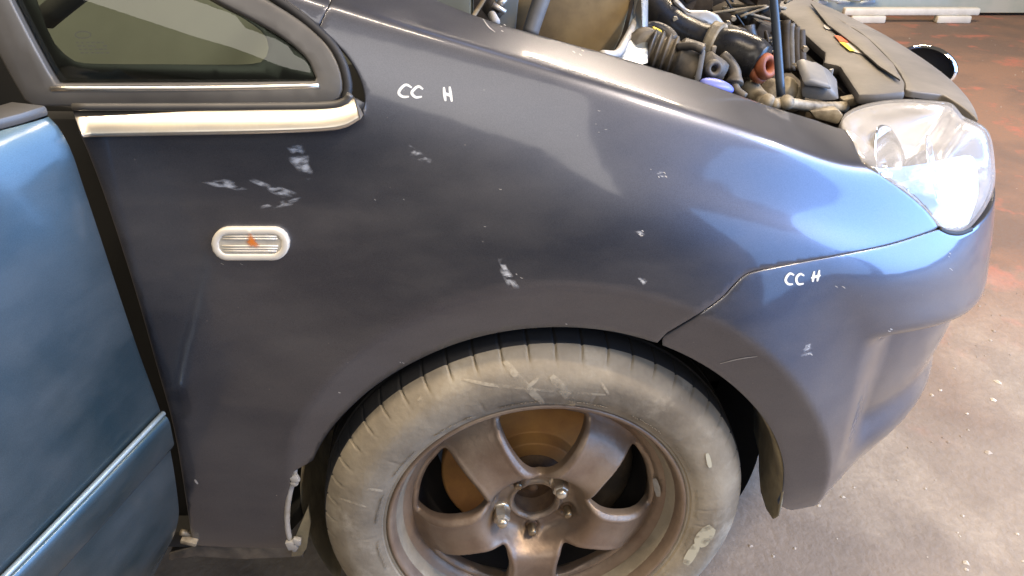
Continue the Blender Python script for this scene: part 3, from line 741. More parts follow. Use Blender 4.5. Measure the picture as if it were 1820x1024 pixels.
# --- wheel
WC = Vector((-.004, .101, .298)); ST = R(-5.1)
wheel = empty('front_wheel', parent=car); wheel.location = WC; wheel.rotation_euler = (0, 0, ST * -1)
NG = 54; sub = 14; seg = NG * sub
half = [(.200, -.060), (.210, -.080), (.2185, -.0885), (.2225, -.0925), (.2245, -.0945), (.2275, -.0945), (.229, -.0975), (.236, -.1005), (.238, -.1018), (.248, -.1045), (.262, -.1060), (.270, -.1055), (.277, -.1042), (.281, -.1028), (.286, -.1005), (.294, -.0955), (.301, -.0895), (.3065, -.083), (.3105, -.076), (.3132, -.066), (.3148, -.05)]
G0 = 15
tread = [(.3155, -.044), (.3085, -.043), (.3085, -.036), (.3158, -.035), (.3162, -.008), (.3090, -.007), (.3090, .0), (.3162, .001), (.3160, .03), (.3085, .031), (.3085, .038), (.3155, .039), (.312, .066), (.305, .085), (.29, .099), (.262, .105), (.235, .10), (.205, .085)]
prof = half + tread; n = len(prof); Vv = []; Ff = []; mi = []
for k in range(seg):
    a = 2 * math.pi * k / seg; ph = k % sub
    for i, (r, y) in enumerate(prof):
        if ph == 0 and 16 <= i <= 21: r -= .0022; y += .0012 if i < 18 else 0
        if (k // 2) % 37 == 3 and i in (8, 9): y += .0006
        jit = .0006 * math.sin(5 * a + i) if 8 < i < 18 else 0
        Vv.append((r * math.cos(a), y + jit, r * math.sin(a)))
for k in range(seg):
    k2 = (k + 1) % seg
    for i in range(n - 1): Ff.append((k * n + i, k2 * n + i, k2 * n + i + 1, k * n + i + 1)); mi.append(1 if i >= 18 else 0)
tyre = obj('tyre', Vv, Ff, M['tyre'], wheel, mats=[M['tread']], midx=mi); smooth_by_angle(tyre, 40)
barrel = [(.2205, -.080), (.2222, -.0870), (.2228, -.0915), (.2212, -.0948), (.2180, -.0952), (.2150, -.0925), (.2120, -.0860), (.2085, -.0765), (.2060, -.070), (.2035, -.0635), (.2010, -.0600), (.1985, -.0580), (.193, -.0550), (.188, -.0505), (.1845, -.044), (.182, -.034), (.180, -.015), (.178, .09)]
Vv, Ff = lathe(barrel, 120); o = obj('rim', Vv, [f[::-1] for f in Ff], M['rim'], wheel)
rimroot = o
Vv, Ff = lathe([(.1765, -.030), (.1755, .0), (.174, .09), (.15, .095)], 96); obj('inner_barrel', Vv, [f[::-1] for f in Ff], M['barrel_shade'], wheel)
# styled steel disc: five wide spokes with pressed, turned edges
spoke_a = [123, 51, -21, -93, 195]
def window(ac):
    pts = []
    ro, rin, ho = .172, .079, 21.5
    left = [(ro, ho), (.150, ho - .3), (.128, ho - 2.0), (.108, ho - 5.0), (.092, ho - 10.5)]
    P_ = []
    for r, h in left: P_.append((r * math.cos(R(ac + h)), r * math.sin(R(ac + h))))
    P_.append((rin * math.cos(R(ac)), rin * math.sin(R(ac))))
    for r, h in left[::-1]: P_.append((r * math.cos(R(ac - h)), r * math.sin(R(ac - h))))
    for h in (-19, -9, 0, 9, 19): P_.append(((ro + .0065) * math.cos(R(ac + h)), (ro + .0065) * math.sin(R(ac + h))))
    return resample(catmull(P_, 8, True), .0026, True)
wins = [window(a + 36) for a in spoke_a]
circ = lambda r, n: np.array([(r * math.cos(2 * math.pi * k / n), r * math.sin(2 * math.pi * k / n)) for k in range(n)])
outer = circ(.1865, 220); hole = circ(.0335, 60)
HS = Spline([0, .030, .040, .050, .060, .069, .078, .090, .110, .130, .150, .163, .173, .181, .190], [-.044, -.044, -.0445, -.0445, -.0465, -.0600, -.0780, -.0890, -.0905, -.0870, -.0790, -.0690, -.0575, -.050, -.046])
ALLW = np.vstack(wins)
def disc_h(P_):
    P_ = np.atleast_2d(P_); r = np.hypot(P_[:, 0], P_[:, 1]); th = np.degrees(np.arctan2(P_[:, 1], P_[:, 0]))
    h = HS(r)
    da = np.min(np.abs((th[:, None] - np.array(spoke_a)[None] + 180) % 360 - 180), axis=1)
    # spoke trough between its raised edges, lower web towards the rim between spokes
    wgt = sstep(.075, .11, r) * (1 - sstep(.15, .178, r))
    h = h + .0035 * wgt * np.exp(-(da / 11.0) ** 2)
    between = sstep(20, 33, da) * sstep(.155, .172, r); h = h * (1 - between) + (-.047) * between
    d = np.concatenate([np.sqrt(((q[:, None] - ALLW[None]) ** 2).sum(2)).min(1) for q in np.array_split(P_, max(1, len(P_) // 400))])
    h = h + .0045 * np.exp(-(d / .0024) ** 2) - .0014 * np.exp(-((d - .0055) / .003) ** 2)
    # stud seats
    for a in spoke_a:
        c = .054 * np.array([math.cos(R(a - 2)), math.sin(R(a - 2))]); dd = np.linalg.norm(P_ - c, axis=1); h = h - .0035 * np.exp(-((dd - .014) / .004) ** 2) + .003 * np.exp(-(dd / .010) ** 2)
    # centre collar
    h = h - .0060 * np.exp(-((r - .037) / .0035) ** 2)
    return h
v2, F2, loops = cdt(outer, [hole] + wins, .0030)
hh = disc_h(v2)
Vv = [(p[0], h, p[1]) for p, h in zip(v2, hh)]; Ff = [tuple(int(i) for i in f) for f in F2]
o0 = 0
for li, lp in enumerate(loops):
    n = len(lp)
    if li:
        base = len(Vv); cl = lp.mean(0)
        for q, (ins_, dp) in enumerate(((.0012, .0012), (.0016, .004), (.0008, .016))):
            for i in range(n):
                p = lp[i]; dirn = (cl - p) / np.linalg.norm(cl - p); pp = p + dirn * ins_; Vv.append((pp[0], hh[o0 + i] + dp, pp[1]))
        for i in range(n):
            j = (i + 1) % n; a = [o0 + i, base + i, base + n + i, base + 2 * n + i]; b = [o0 + j, base + j, base + n + j, base + 2 * n + j]
            for k in range(3): Ff.append((a[k], a[k + 1], b[k + 1], b[k]))
    o0 += n
sd = obj('spoke_disc', Vv, Ff, M['rim'], wheel)
sm_ = sd.data; bm = bmesh.new(); bm.from_mesh(sm_); bmesh.ops.recalc_face_normals(bm, faces=bm.faces); bm.to_mesh(sm_); bm.free()
# hub
Vv, Ff = lathe([(.0335, -.044), (.032, -.040), (.032, -.005), (.021, -.003), (.021, -.012), (.018, -.015), (.008, -.016), (.0075, -.022), (.0, -.0225)], 48); obj('hub', Vv, Ff, M['hub'], wheel)
def prism(name, prof_, sides, m, parent, seg_=None, loc=(0, 0, 0), rot=0.):
    Vv, Ff = lathe(prof_, sides); c, s = math.cos(rot), math.sin(rot)
    Vv = [(v[0] * c - v[2] * s + loc[0], v[1] + loc[1], v[0] * s + v[2] * c + loc[2]) for v in Vv]
    return obj(name, Vv, Ff, m, parent, smooth=sides > 12)
for k, a in enumerate(spoke_a):
    c = (.054 * math.cos(R(a - 2)), -.041, .054 * math.sin(R(a - 2)))
    if k in (1, 4):
        nn = prism('wheel_nut', [(.0, -.036), (.007, -.036), (.0085, -.0345), (.0112, -.033), (.0128, -.030), (.0128, -.010)], 6, M['nut'], wheel, loc=c, rot=.3 * k)
        prism('nut_collar', [(.0110, -.0125), (.0148, -.0115), (.0152, -.004), (.012, .002)], 28, M['nut'], wheel, loc=c)
        prism('nut_cap', [(0, -.0425), (.0055, -.0420), (.0080, -.039), (.0085, -.034)], 20, M['nut'], wheel, loc=c)
    else:
        prism('stud', [(0, -.0245), (.0045, -.0245), (.0066, -.0225), (.0066, -.004)], 16, M['stud'], wheel, loc=c)
        prism('nut_seat', [(.0058, -.006), (.0095, -.0055), (.0105, .0), (.010, .004)], 24, M['hub'], wheel, loc=c)
# brake disc behind the spokes
Vv, Ff = lathe([(.0, -.004), (.073, -.004), (.076, -.002), (.0775, .018), (.080, .020), (.138, .020), (.1415, .022), (.1415, .045)], 96); obj('brake_disc', Vv, Ff, M['disc'], wheel)
Vv, Ff = lathe([(.0, -.010), (.050, -.010), (.053, -.004)], 64); obj('hub_flange', Vv, Ff, M['hub'], wheel)
bc = [( .145 * math.cos(R(t)), .01, .145 * math.sin(R(t))) for t in (-32, -20, -8, 4, 16, 28)]
o = tube('brake_caliper', [(p[0] * .95, .028, p[2] * .95) for p in bc], .030, M['dark'], wheel, 12)
o = None
# chalk crayon marks on the tyre, valve, mud
bpy.context.view_layer.update()
dg = bpy.context.evaluated_depsgraph_get()
TB = world_bvh(tyre)
RB = world_bvh(sd)
wmi = wheel.matrix_world.inverted()
def on_wheel(o):
    if o: 
        for v in o.data.vertices: v.co = wmi @ v.co
    return o
for pts, wd in (([(897, 642), (918, 668), (944, 695), (966, 716)], 13), ([(980, 668), (1000, 692), (1022, 718)], 16), ([(966, 716), (990, 718), (1022, 719)], 5), ([(822, 674), (868, 683), (930, 690)], 6), ([(930, 690), (1000, 696), (1076, 701)], 5), ([(938, 688), (956, 672)], 7), ([(1068, 680), (1082, 700)], 5), ([(760, 700), (742, 712)], 5), ([(652, 868), (680, 872)], 5), ([(604, 885), (650, 900)], 4)):
    on_wheel(ribbon('crayon_mark', pts, wd, M['crayon'], wheel, TB, off=.0009))
for pts, wd in (([(1266, 936), (1250, 955), (1240, 968)], 26), ([(1240, 966), (1228, 985), (1218, 1002)], 17), ([(1256, 805), (1262, 830)], 8)):
    on_wheel(ribbon('mud_patch', pts, wd, M['mud'], wheel, TB, off=.0014))
on_wheel(ribbon('valve', [(1166, 848), (1170, 864), (1172, 880)], 9, M['clip'], wheel, world_bvh(rimroot), off=.004))

Vv = []; Ff = []; a = 0
while a < 2 * math.pi:
    if (a * 5.3) % 2.1 < 1.25:
        for dr, l in ((.2335, .0042),):
            b = len(Vv); wd_ = random.uniform(.0006, .0014) / .236; l *= random.uniform(.6, 1)
            for rr, yy in ((dr, -.1000), (dr, -.1006), (dr + l, -.1032), (dr + l, -.1022)):
                for q in (-wd_, wd_): Vv.append((rr * math.cos(a + q), yy - .0006, rr * math.sin(a + q)))
            Ff += [(b, b + 1, b + 3, b + 2), (b + 2, b + 3, b + 5, b + 4), (b + 4, b + 5, b + 7, b + 6)]
    a += random.uniform(.012, .022)
lt = obj('sidewall_lettering', Vv, Ff, M['tyre'], wheel, False); lt['kind'] = 'stuff'
# --- wheel well: liner, inner wing, floor pan
def well(name, a0, a1, r, y0, y1, m, n=48, rf=None):
    Vv = []; Ff = []; rows = [y0, y0 + .02, (y0 + y1) / 2, y1]
    for k in range(n + 1):
        a = R(a0 + (a1 - a0) * k / n)
        for j, y in enumerate(rows):
            rr = r + (.004 * math.sin(9 * a) if j == 2 else 0); Vv.append((ARC[0] + rr * math.cos(a), y, ARC[1] + rr * math.sin(a)))
    m_ = len(rows)
    for k in range(n):
        for j in range(m_ - 1): Ff.append((k * m_ + j, k * m_ + j + 1, (k + 1) * m_ + j + 1, (k + 1) * m_ + j))
    return obj(name, Vv, Ff, m, car)
well('wheel_arch_liner', 10, 150, .362, .040, .42, M['arch_black'])
well('inner_liner', -30, 12, .364, .17, .42, M['arch_black'])
Vv = []; Ff = []; rows = [.030, .034, .045, .07, .10, .13, .16, .19]
for k in range(41):
    f = k / 40
    for j, y in enumerate(rows):
        q = j / (len(rows) - 1); a0 = float(np.interp(q, [0, .08, .2, .4, .65, 1], [7, 0, -4.5, -6, -4, 3])); a = R(a0 + (34 - a0) * f); rr = .355 + .003 * math.sin(6 * a + 9 * q) + .004 * q; Vv.append((ARC[0] + rr * math.cos(a), y, ARC[1] + rr * math.sin(a)))
n = len(rows)
for k in range(40):
    for j in range(n - 1): Ff.append((k * n + j, k * n + j + 1, (k + 1) * n + j + 1, (k + 1) * n + j))
fl_ = obj('front_liner', Vv, Ff, M['liner'], car)
sm_ = fl_.modifiers.new('thickness', 'SOLIDIFY'); sm_.thickness = .003
well('rear_liner', 150, 206, .362, .03, .30, M['liner'])
slab('inner_wing', [(-.42, .42, .16), (.66, .42, .16), (.66, .42, .74), (-.42, .42, .74)], (0, .02, 0), M['arch_black'], car, 0)
# torn pale edge of the liner behind the wheel
tube('liner_edge', [PY(x, y, .012) for x, y in ((524, 832), (522, 850), (516, 872), (511, 905), (511, 935), (516, 960), (524, 978))], .0042, M['clip'], car, 8)
for (x, y), s_ in (((524, 850), .012), ((523, 858), .009), ((519, 968), .016), ((528, 962), .012)):
    box('liner_clip', PY(x, y, .008), (s_, .008, s_ * 1.1), M['clip'], car, Matrix.Rotation(random.uniform(-.5, .5), 4, 'Y'), .002)
slab('liner_flap', [PY(x, y, .02) for x, y in ((520, 965), (548, 900), (552, 930), (545, 975), (536, 988), (518, 990))], (0, .006, 0), M['liner'], car, .001)
slab('sill_flange', [PY(x, y, .028) for x, y in ((505, 970), (540, 974), (540, 990), (430, 995), (350, 990), (300, 997), (300, 985), (352, 970))], (0, .02, 0), M['plastic'], car, .002)
# undertray blocks light under the engine
slab('undertray', [(-.4, .42, .20), (.70, .42, .24), (.70, 1.7, .24), (-.4, 1.7, .20)], (0, 0, .02), M['arch_black'], car, 0)
# --- engine bay
def P(px, py, y): return PY(px, py, y)
# inner flange of the wing, down from the bonnet gutter
te = [Vector(sh(p)[0]) for p in uvpath(TOPE)]
Vv = []; Ff = []
for p in te: Vv += [p, p + Vector((0, .006, -.004)), p + Vector((0, .008, -.05)), p + Vector((0, .03, -.056)), p + Vector((0, .035, -.3))]
for i in range(len(te) - 1):
    for j in range(4): Ff.append((i * 5 + j, i * 5 + j + 1, (i + 1) * 5 + j + 1, (i + 1) * 5 + j))
obj('wing_gutter', Vv, Ff, M['paint'], car)
slab('engine_bay_floor', [(-.2, .25, .5), (.6, .30, .5), (.6, 1.7, .5), (-.2, 1.7, .5)], (0, 0, .02), M['dark'], car, 0)
slab('bulkhead', [(-.16, .2, .5), (-.16, 1.75, .5), (-.2, 1.75, 1.06), (-.2, .2, 1.06)], (-.02, 0, 0), M['dark'], car, 0)
slab('far_inner_wing', [(-.2, 1.70, .5), (.66, 1.70, .5), (.66, 1.70, .84), (-.2, 1.70, .95)], (0, .02, 0), M['dark'], car, 0)
slab('slam_panel_wall', [(.53, .42, .5), (.53, 1.7, .5), (.53, 1.7, .80), (.53, .42, .795)], (.02, 0, 0), M['dark'], car, 0)
# dirty scuttle box
slab('scuttle_panel', [P(x, y, .46) for x, y in ((895, -40), (1128, -40), (1120, 10), (1106, 62), (1088, 100), (1050, 130), (900, 110))], (0, .02, 0), M['brown'], car, .006)
slab('scuttle_side', [P(1126, -40, .47), P(1124, 12, .46), P(1112, 62, .40), P(1088, 100, .30), P(1140, 116, .30), P(1140, 60, .40), P(1142, -40, .47)], (.012, .01, 0), M['inner_blue'], car, .003)
tube('scuttle_lip', [P(1134, -30, .46), P(1132, 20, .455), P(1126, 44, .43), P(1112, 72, .37), P(1096, 96, .28), P(1070, 97, .25)], .006, M['clip'], car, 8)
tube('scuttle_rib', [P(972, -30, .43), P(955, 20, .42), P(942, 60, .41)], .013, M['grey_box'], car, 10)
slab('scuttle_end', [P(880, -30, .44), P(925, -30, .44), P(916, 60, .43), P(880, 60, .43)], (0, .01, 0), M['inner_blue'], car, .003)
slab('bonnet_hinge', [P(864, -12, .24), P(872, -12, .24), P(846, 30, .22), P(838, 28, .22)], (0, .012, 0), M['dusty_metal'], car, .002)
tube('hinge_bolt', [P(876, 8, .34), P(898, 22, .34)], .004, M['alloy'], car, 8, sm=2)
tube('hinge_bolt', [P(898, -6, .36), P(888, 10, .35)], .006, M['alloy'], car, 8, sm=2)
tube('hinge_block', [P(868, 10, .36), P(884, 30, .35)], .012, M['dark'], car, 8, sm=2)
tube('hinge_bolt', [P(874, 26, .33), P(882, 40, .31)], .006, M['clip'], car, 8, sm=2)
# main intake pipe
tube('intake_pipe', [P(1150, -30, .60), P(1166, 10, .57), P(1196, 46, .53), P(1238, 68, .50), P(1268, 77, .48), P(1300, 88, .46), P(1336, 104, .44), P(1352, 113, .43)],
     lambda t: .026 + .008 * sstep(.55, .75, t) - .004 * sstep(.85, 1, t), M['pipe'], car, 20)
ip = [P(1260, 75, .484), P(1277, 80.5, .475)]
tube('hose_clip', [ip[0], (ip[0] + ip[1]) / 2, ip[1]], .0345, M['dusty_metal'], car, 20, sm=2)
box('clip_screw', P(1269, 92, .45), (.012, .012, .022), M['alloy'], car, None, .003)
slab('clip_tail', [P(1258, 93, .45), P(1274, 95, .45), P(1272, 107, .45), P(1262, 105, .45)], (0, .004, 0), M['grey_box'], car, .001)
# orange collar
cc = P(1356, 118, .42)
def ring(name, c, axis, r, rt, m, sq=1., seg=28, ts=12):
    q = Vector((0, 0, 1)).rotation_difference(Vector(axis).normalized()); Vv = []; Ff = []
    for k in range(seg):
        a = 2 * math.pi * k / seg
        for j in range(ts):
            b = 2 * math.pi * j / ts; rr = r + rt * math.cos(b); Vv.append(Vector(c) + q @ Vector((rr * math.cos(a), rr * sq * math.sin(a), rt * 1.4 * math.sin(b))))
    for k in range(seg):
        for j in range(ts): Ff.append((k * ts + j, ((k + 1) % seg) * ts + j, ((k + 1) % seg) * ts + (j + 1) % ts, k * ts + (j + 1) % ts))
    return obj(name, Vv, Ff, m, car)
ring('orange_collar', cc + Vector((.004, 0, 0)), (.55, -.75, .25), .0145, .007, M['orange'], .95)
ring('orange_collar', P(1347, 128, .425), (.55, -.65, .45), .016, .0045, M['orange'], .9)
# corrugated hose
def corr(t): return .0295 + (.0035 * math.sin(t * math.pi * 2 * 7) if t < .55 else (.004 * sstep(.55, .62, t)))
a, b = P(1152, 90, .38), P(1240, 118, .36)
n = 64; tube('corrugated_hose', [a + (b - a) * (k / n) for k in range(n + 1)], corr, M['hose'], car, 28, sm=0)
tube('hose_end', [P(1140, 84, .40), P(1156, 91, .38)], .031, M['plastic'], car, 20, sm=3)
slab('hose_strap', [P(x, y, .325) for x, y in ((1246, 84), (1254, 92), (1246, 140), (1240, 148), (1233, 146), (1240, 118), (1244, 94))], (.002, .012, 0), M['grey_box'], car, .002)
tube('strap_arm', [P(1205, 84, .35), P(1232, 82, .335), P(1250, 90, .325)], .006, M['plastic'], car, 8)
tube('coolant_elbow', [P(1140, 55, .45), P(1164, 52, .44), P(1186, 62, .43), P(1194, 74, .42)], .012, M['hose'], car, 12)
box('elbow_tag', P(1166, 56, .425), (.016, .01, .010), M['label_y'], car, Matrix.Rotation(.4, 4, 'Y'), .002)
tube('throttle_body', [P(1250, 112, .365), P(1280, 132, .365)], .020, M['plastic'], car, 14, sm=3)
ring('throttle_boss', P(1268, 122, .338), (.2, -1, .2), .009, .0045, M['plastic'])
tube('breather_hose', [P(1284, 100, .38), P(1296, 112, .37), P(1306, 130, .36), P(1305, 150, .35)], lambda t: .0095 + .004 * sstep(.75, .95, t), M['hose'], car, 14)
tube('breather_tail', [P(1305, 144, .35), P(1310, 160, .34), P(1324, 172, .33)], .006, M['plastic'], car, 10)
# blue filler cap
bm = bmesh.new(); bmesh.ops.create_uvsphere(bm, u_segments=24, v_segments=14, radius=1)
bmesh.ops.transform(bm, matrix=Matrix.Translation(P(1274, 153, .31)) @ Matrix.Rotation(.25, 4, 'Y') @ Matrix.Diagonal((.026, .016, .0095, 1)), verts=bm.verts); from_bm('washer_cap', bm, M['blue_cap'], car, True)
tube('cap_neck', [P(1270, 158, .32), P(1266, 176, .32)], .015, M['plastic'], car, 14, sm=2)
# cast bracket on the engine
slab('alloy_bracket', [P(x, y, .535) for x, y in ((1198, -8), (1212, 6), (1222, 18), (1256, 18), (1276, 26), (1288, 42), (1302, 62), (1270, 60), (1236, 54), (1226, 40), (1214, 22), (1196, 8))], (.01, .04, -.01), M['alloy'], car, .006)
slab('rocker_cover', [P(x, y, .60) for x, y in ((1288, 40), (1310, 46), (1350, 72), (1374, 92), (1368, 100), (1340, 86), (1300, 66))], (.01, .05, -.02), M['dusty_metal'], car, .006)
# cluttered dark engine behind: blocks, ribs, pipes
for i in range(46):
    x = random.uniform(1190, 1440); y = random.uniform(-40, 95); dep = .72 + random.uniform(0, .6)
    p = P(x, y, dep)
    if x > 1395 or p.x > .50: continue
    if random.random() < .5:
        q = p + Vector((random.uniform(-.06, .06), random.uniform(-.05, .05), random.uniform(-.09, .02)))
        tube('engine_pipe', [p, (p + q) / 2 + Vector((random.uniform(-.02, .02), 0, .015)), q], random.uniform(.006, .016), M[random.choice(['dark', 'hose', 'dark'])], car, 10)
    else:
        box('engine_block', p, (random.uniform(.03, .09), random.uniform(.04, .1), random.uniform(.03, .08)), M['dark'], car, Matrix.Rotation(random.uniform(-.5, .5), 4, 'Y'), .006)
for i in range(16):
    x = random.uniform(1300, 1400); y = random.uniform(-10, 110); p = P(x, y, random.uniform(.62, .85))
    tube('wiring', [p, p + Vector((random.uniform(-.05, .05), .01, random.uniform(-.02, .03))), p + Vector((random.uniform(-.1, .1), .02, random.uniform(-.06, .0)))], random.uniform(.002, .0045), M[random.choice(['hose', 'dark', 'dark', 'dusty_metal'])], car, 8)
for i in range(14):
    x = random.uniform(1150, 1480); y = random.uniform(10, 170); p = P(x, y, .42 + random.uniform(0, .3))
    if p.z > .99 or p.z < .6: continue
    prism('bolt', [(0, -.005), (.0045, -.005), (.005, -.004), (.005, .004)], 6, M[random.choice(['alloy', 'dusty_metal'])], car, loc=p)
for k, x in enumerate((1396, 1404, 1413, 1422)):
    tube('radiator_hose', [P(x, 36 + 6 * k, .56), P(x + 1, 80, .55), P(x + 3, 128, .53)], .0085, M[('dark', 'plastic', 'dark', 'dark')[k]], car, 10)
slab('fan_cowl', [(.47, .50, .55), (.47, 1.5, .55), (.47, 1.5, .79), (.47, .50, .78)], (.03, 0, 0), M['dark'], car, .004)
slab('cowl_bracket', [P(x, y, .50) for x, y in ((1412, 118), (1424, 116), (1446, 128), (1448, 134), (1430, 130))], (0, .02, 0), M['dusty_metal'], car, .002)
tube('lower_pipe', [P(1330, 150, .44), P(1345, 170, .42), P(1362, 186, .38)], .014, M['dusty_metal'], car, 12)
tube('lower_pipe', [P(1360, 138, .48), P(1378, 152, .47), P(1396, 164, .46)], .016, M['dark'], car, 12)
for (x, y, r_) in ((1370, 172, .022), (1396, 166, .020), (1412, 176, .016)):
    bm = bmesh.new(); bmesh.ops.create_uvsphere(bm, u_segments=20, v_segments=12, radius=r_); bmesh.ops.transform(bm, matrix=Matrix.Translation(P(x, y, .44)) @ Matrix.Diagonal((1, 1, 1.35, 1)), verts=bm.verts); from_bm('mounting_cone', bm, M['dusty_metal'], car, True)
# prop rod
tube('bonnet_prop', [P(1369, -60, .42), P(1380, 60, .40), P(1388, 172, .37)], .0068, M['prop'], car, 12, sm=4)
# front cross rail with its ball ends
tube('cross_rail', [P(1372, 186, .33), P(1400, 184, .35), P(1450, 190, .38), P(1502, 190, .42)], .0085, M['dusty_metal'], car, 12)
for (x, y) in ((1364, 180), (1398, 182)):
    bm = bmesh.new(); bmesh.ops.create_uvsphere(bm, u_segments=18, v_segments=12, radius=.0115); bmesh.ops.translate(bm, vec=P(x, y, .335), verts=bm.verts); from_bm('rail_knob', bm, M['dusty_metal'], car, True)
slab('connector_box', [P(x, y, .41) for x, y in ((1424, 160), (1434, 146), (1452, 144), (1476, 158), (1494, 180), (1460, 182), (1424, 176))], (.01, .05, .02), M['grey_box'], car, .006)
slab('connector_lid', [P(x, y, .40) for x, y in ((1426, 146), (1440, 140), (1476, 152), (1480, 162), (1452, 156), (1430, 154))], (.0, .05, .02), M['grey_box'], car, .004)
slab('latch_stay', [P(x, y, .47) for x, y in ((1474, 124), (1482, 124), (1476, 150), (1466, 150))], (.004, .01, 0), M['grey_box'], car, .002)
slab('latch_plate', [P(x, y, .50) for x, y in ((1440, 134), (1474, 128), (1468, 146), (1442, 142))], (.0, .01, 0), M['dusty_metal'], car, .002)
slab('lamp_bracket', [P(x, y, .42) for x, y in ((1498, 178), (1528, 172), (1544, 182), (1516, 190), (1500, 190))], (.0, .02, 0), M['dusty_metal'], car, .003)
slab('lamp_bracket', [P(x, y, .36) for x, y in ((1440, 198), (1490, 194), (1500, 206), (1490, 222), (1450, 212))], (.0, .02, 0), M['dusty_metal'], car, .003)
# slam panel cover and the nose top
cov = [(1318, -14), (1353, 20), (1388, 20), (1411, 38), (1426, 56), (1450, 78), (1466, 92), (1464, 110), (1492, 116), (1504, 134), (1526, 167), (1561, 167), (1609, 162), (1610, 146), (1592, 116), (1543, 66), (1488, 31), (1440, 4), (1400, -20)]
slab('slam_cover', [PZ(x, y, .826) for x, y in cov], (0, 0, -.018), M['cover'], car, .006)
skirt = [PZ(x, y, .812) for x, y in ((1411, 38), (1426, 56), (1450, 78), (1466, 92))]
slab('cover_skirt', skirt + [p + Vector((-.004, 0, -.09)) for p in skirt[::-1]], (.008, 0, 0), M['dark'], car, .001)
sk2 = [PZ(x, y, .812) for x, y in ((1492, 116), (1504, 134), (1526, 167))]
slab('cover_skirt', sk2 + [p + Vector((-.004, 0, -.05)) for p in sk2[::-1]], (.008, 0, 0), M['dark'], car, .001)
slab('cover_step', [PZ(x, y, .829) for x, y in ((1440, 8), (1488, 36), (1541, 70), (1588, 118), (1600, 146), (1560, 120), (1520, 84), (1470, 46))], (0, 0, .004), M['cover'], car, .003)
slab('warning_label', [PZ(x, y, .8275) for x, y in ((1482, 63), (1500, 66), (1552, 104), (1530, 96), (1516, 92))], (0, 0, .0008), M['label_w'], car, 0)
slab('warning_label', [PZ(x, y, .8287) for x, y in ((1482, 63), (1500, 67), (1508, 76), (1492, 74))], (0, 0, .0008), M['label_r'], car, 0)
slab('warning_label', [PZ(x, y, .8287) for x, y in ((1491, 75), (1502, 76), (1519, 91), (1510, 91))], (0, 0, .0008), M['label_y'], car, 0)
slab('cover_patch', [PZ(x, y, .8275) for x, y in ((1464, 45), (1476, 46), (1480, 52), (1468, 52))], (0, 0, .001), M['clip'], car, 0, 3)
# nose top sheet on the shell between cover and front edge
nt = [np.array([s + .9, 8.2 * WS]) for s in np.linspace(SF + .0, SEND, 40)] + [np.array([SEND + .9, t * WS]) for t in np.linspace(8.4, 10.2, 6)]
nt += uvpath([(1432, -2), (1488, 32), (1543, 67), (1592, 117), (1610, 146), (1611, 160)], 6) + uvpath([(1640, 164), (1676, 168)], 6)
panel('nose_panel', nt, M['cover'], car, step=.012)
gr = [np.array([s + .9, 8.0 * WS]) for s in np.linspace(SF + .01, SEND, 30)] + [uz(s, .715) for s in np.linspace(SEND, SF + .01, 30)]
panel('grille', gr, M['arch_black'], car, step=.014, off=-.01)
# mirror image of the nose beyond the centre line
def mirror(o):
    me = o.data.copy()
    for v in me.vertices: v.co.y = 2 * .905 - v.co.y
    me.flip_normals(); c = bpy.data.objects.new(o.name.split('.')[0], me); COL.objects.link(c); c.parent = o.parent; return c
for nm in ('nose_panel', 'front_bumper', 'grille'): mirror(bpy.data.objects[nm])
# the raised bonnet, above the picture, on its prop
HB = Vector((-.27, 0, 1.045)); ph = R(52); Vv = []; Ff = []; ny, ns = 22, 14
for side in (0, 1):
    for i in range(ns + 1):
        s_ = .98 * i / ns
        for j in range(ny + 1):
            f = j / ny; y = .215 + (1.595 - .215) * f; cr = .05 * (1 - (2 * f - 1) ** 2) - .06 * (i / ns) ** 3
            edge_ = min(f, 1 - f) * 1.38; th = .002 if (edge_ < .02 or i in (0, ns)) else .024
            Vv.append(HB + Vector((math.cos(ph) * s_ - math.sin(ph) * (cr - side * th), y, math.sin(ph) * s_ + math.cos(ph) * (cr - side * th))))
nn_ = (ns + 1) * (ny + 1)
for i in range(ns):
    for j in range(ny):
        q = (i * (ny + 1) + j, i * (ny + 1) + j + 1, (i + 1) * (ny + 1) + j + 1, (i + 1) * (ny + 1) + j)
        Ff.append(q); Ff.append(tuple(nn_ + v for v in q[::-1]))
obj('bonnet', Vv, Ff, M['paint'], car)
# hinged badge over the bonnet lock, swung open
bd = empty('bonnet_badge', parent=car)
bc_ = P(1647, 118, .93)
rotm = Matrix.Rotation(R(-32), 4, 'Z') @ Matrix.Rotation(R(12), 4, 'Y')
def badge(name, r0, prof_, m):
    Vv = []; Ff = []; seg_ = 48; n = len(prof_)
    for k in range(seg_):
        a = 2 * math.pi * k / seg_
        for r, z in prof_: Vv.append(bc_ + rotm @ Vector((r * .062 * math.cos(a), z, r * .042 * math.sin(a))))
    for k in range(seg_):
        for i in range(n - 1): Ff.append((k * n + i, k * n + i + 1, ((k + 1) % seg_) * n + i + 1, ((k + 1) % seg_) * n + i))
    return obj(name, Vv, Ff, m, bd)
badge('badge_back', 1, [(0, .004), (.8, .004), (.86, -.004), (.93, -.006)], M['rubber'])
badge('badge_rim', 1, [(.93, -.006), (.99, -.004), (1.04, .004), (1.0, .012), (.9, .016), (0, .017)], M['chrome'])
tube('badge_arm', [bc_ + Vector((-.05, .0, -.01)), bc_ + Vector((-.02, -.006, 0))], .008, M['plastic'], bd, 8, sm=2)

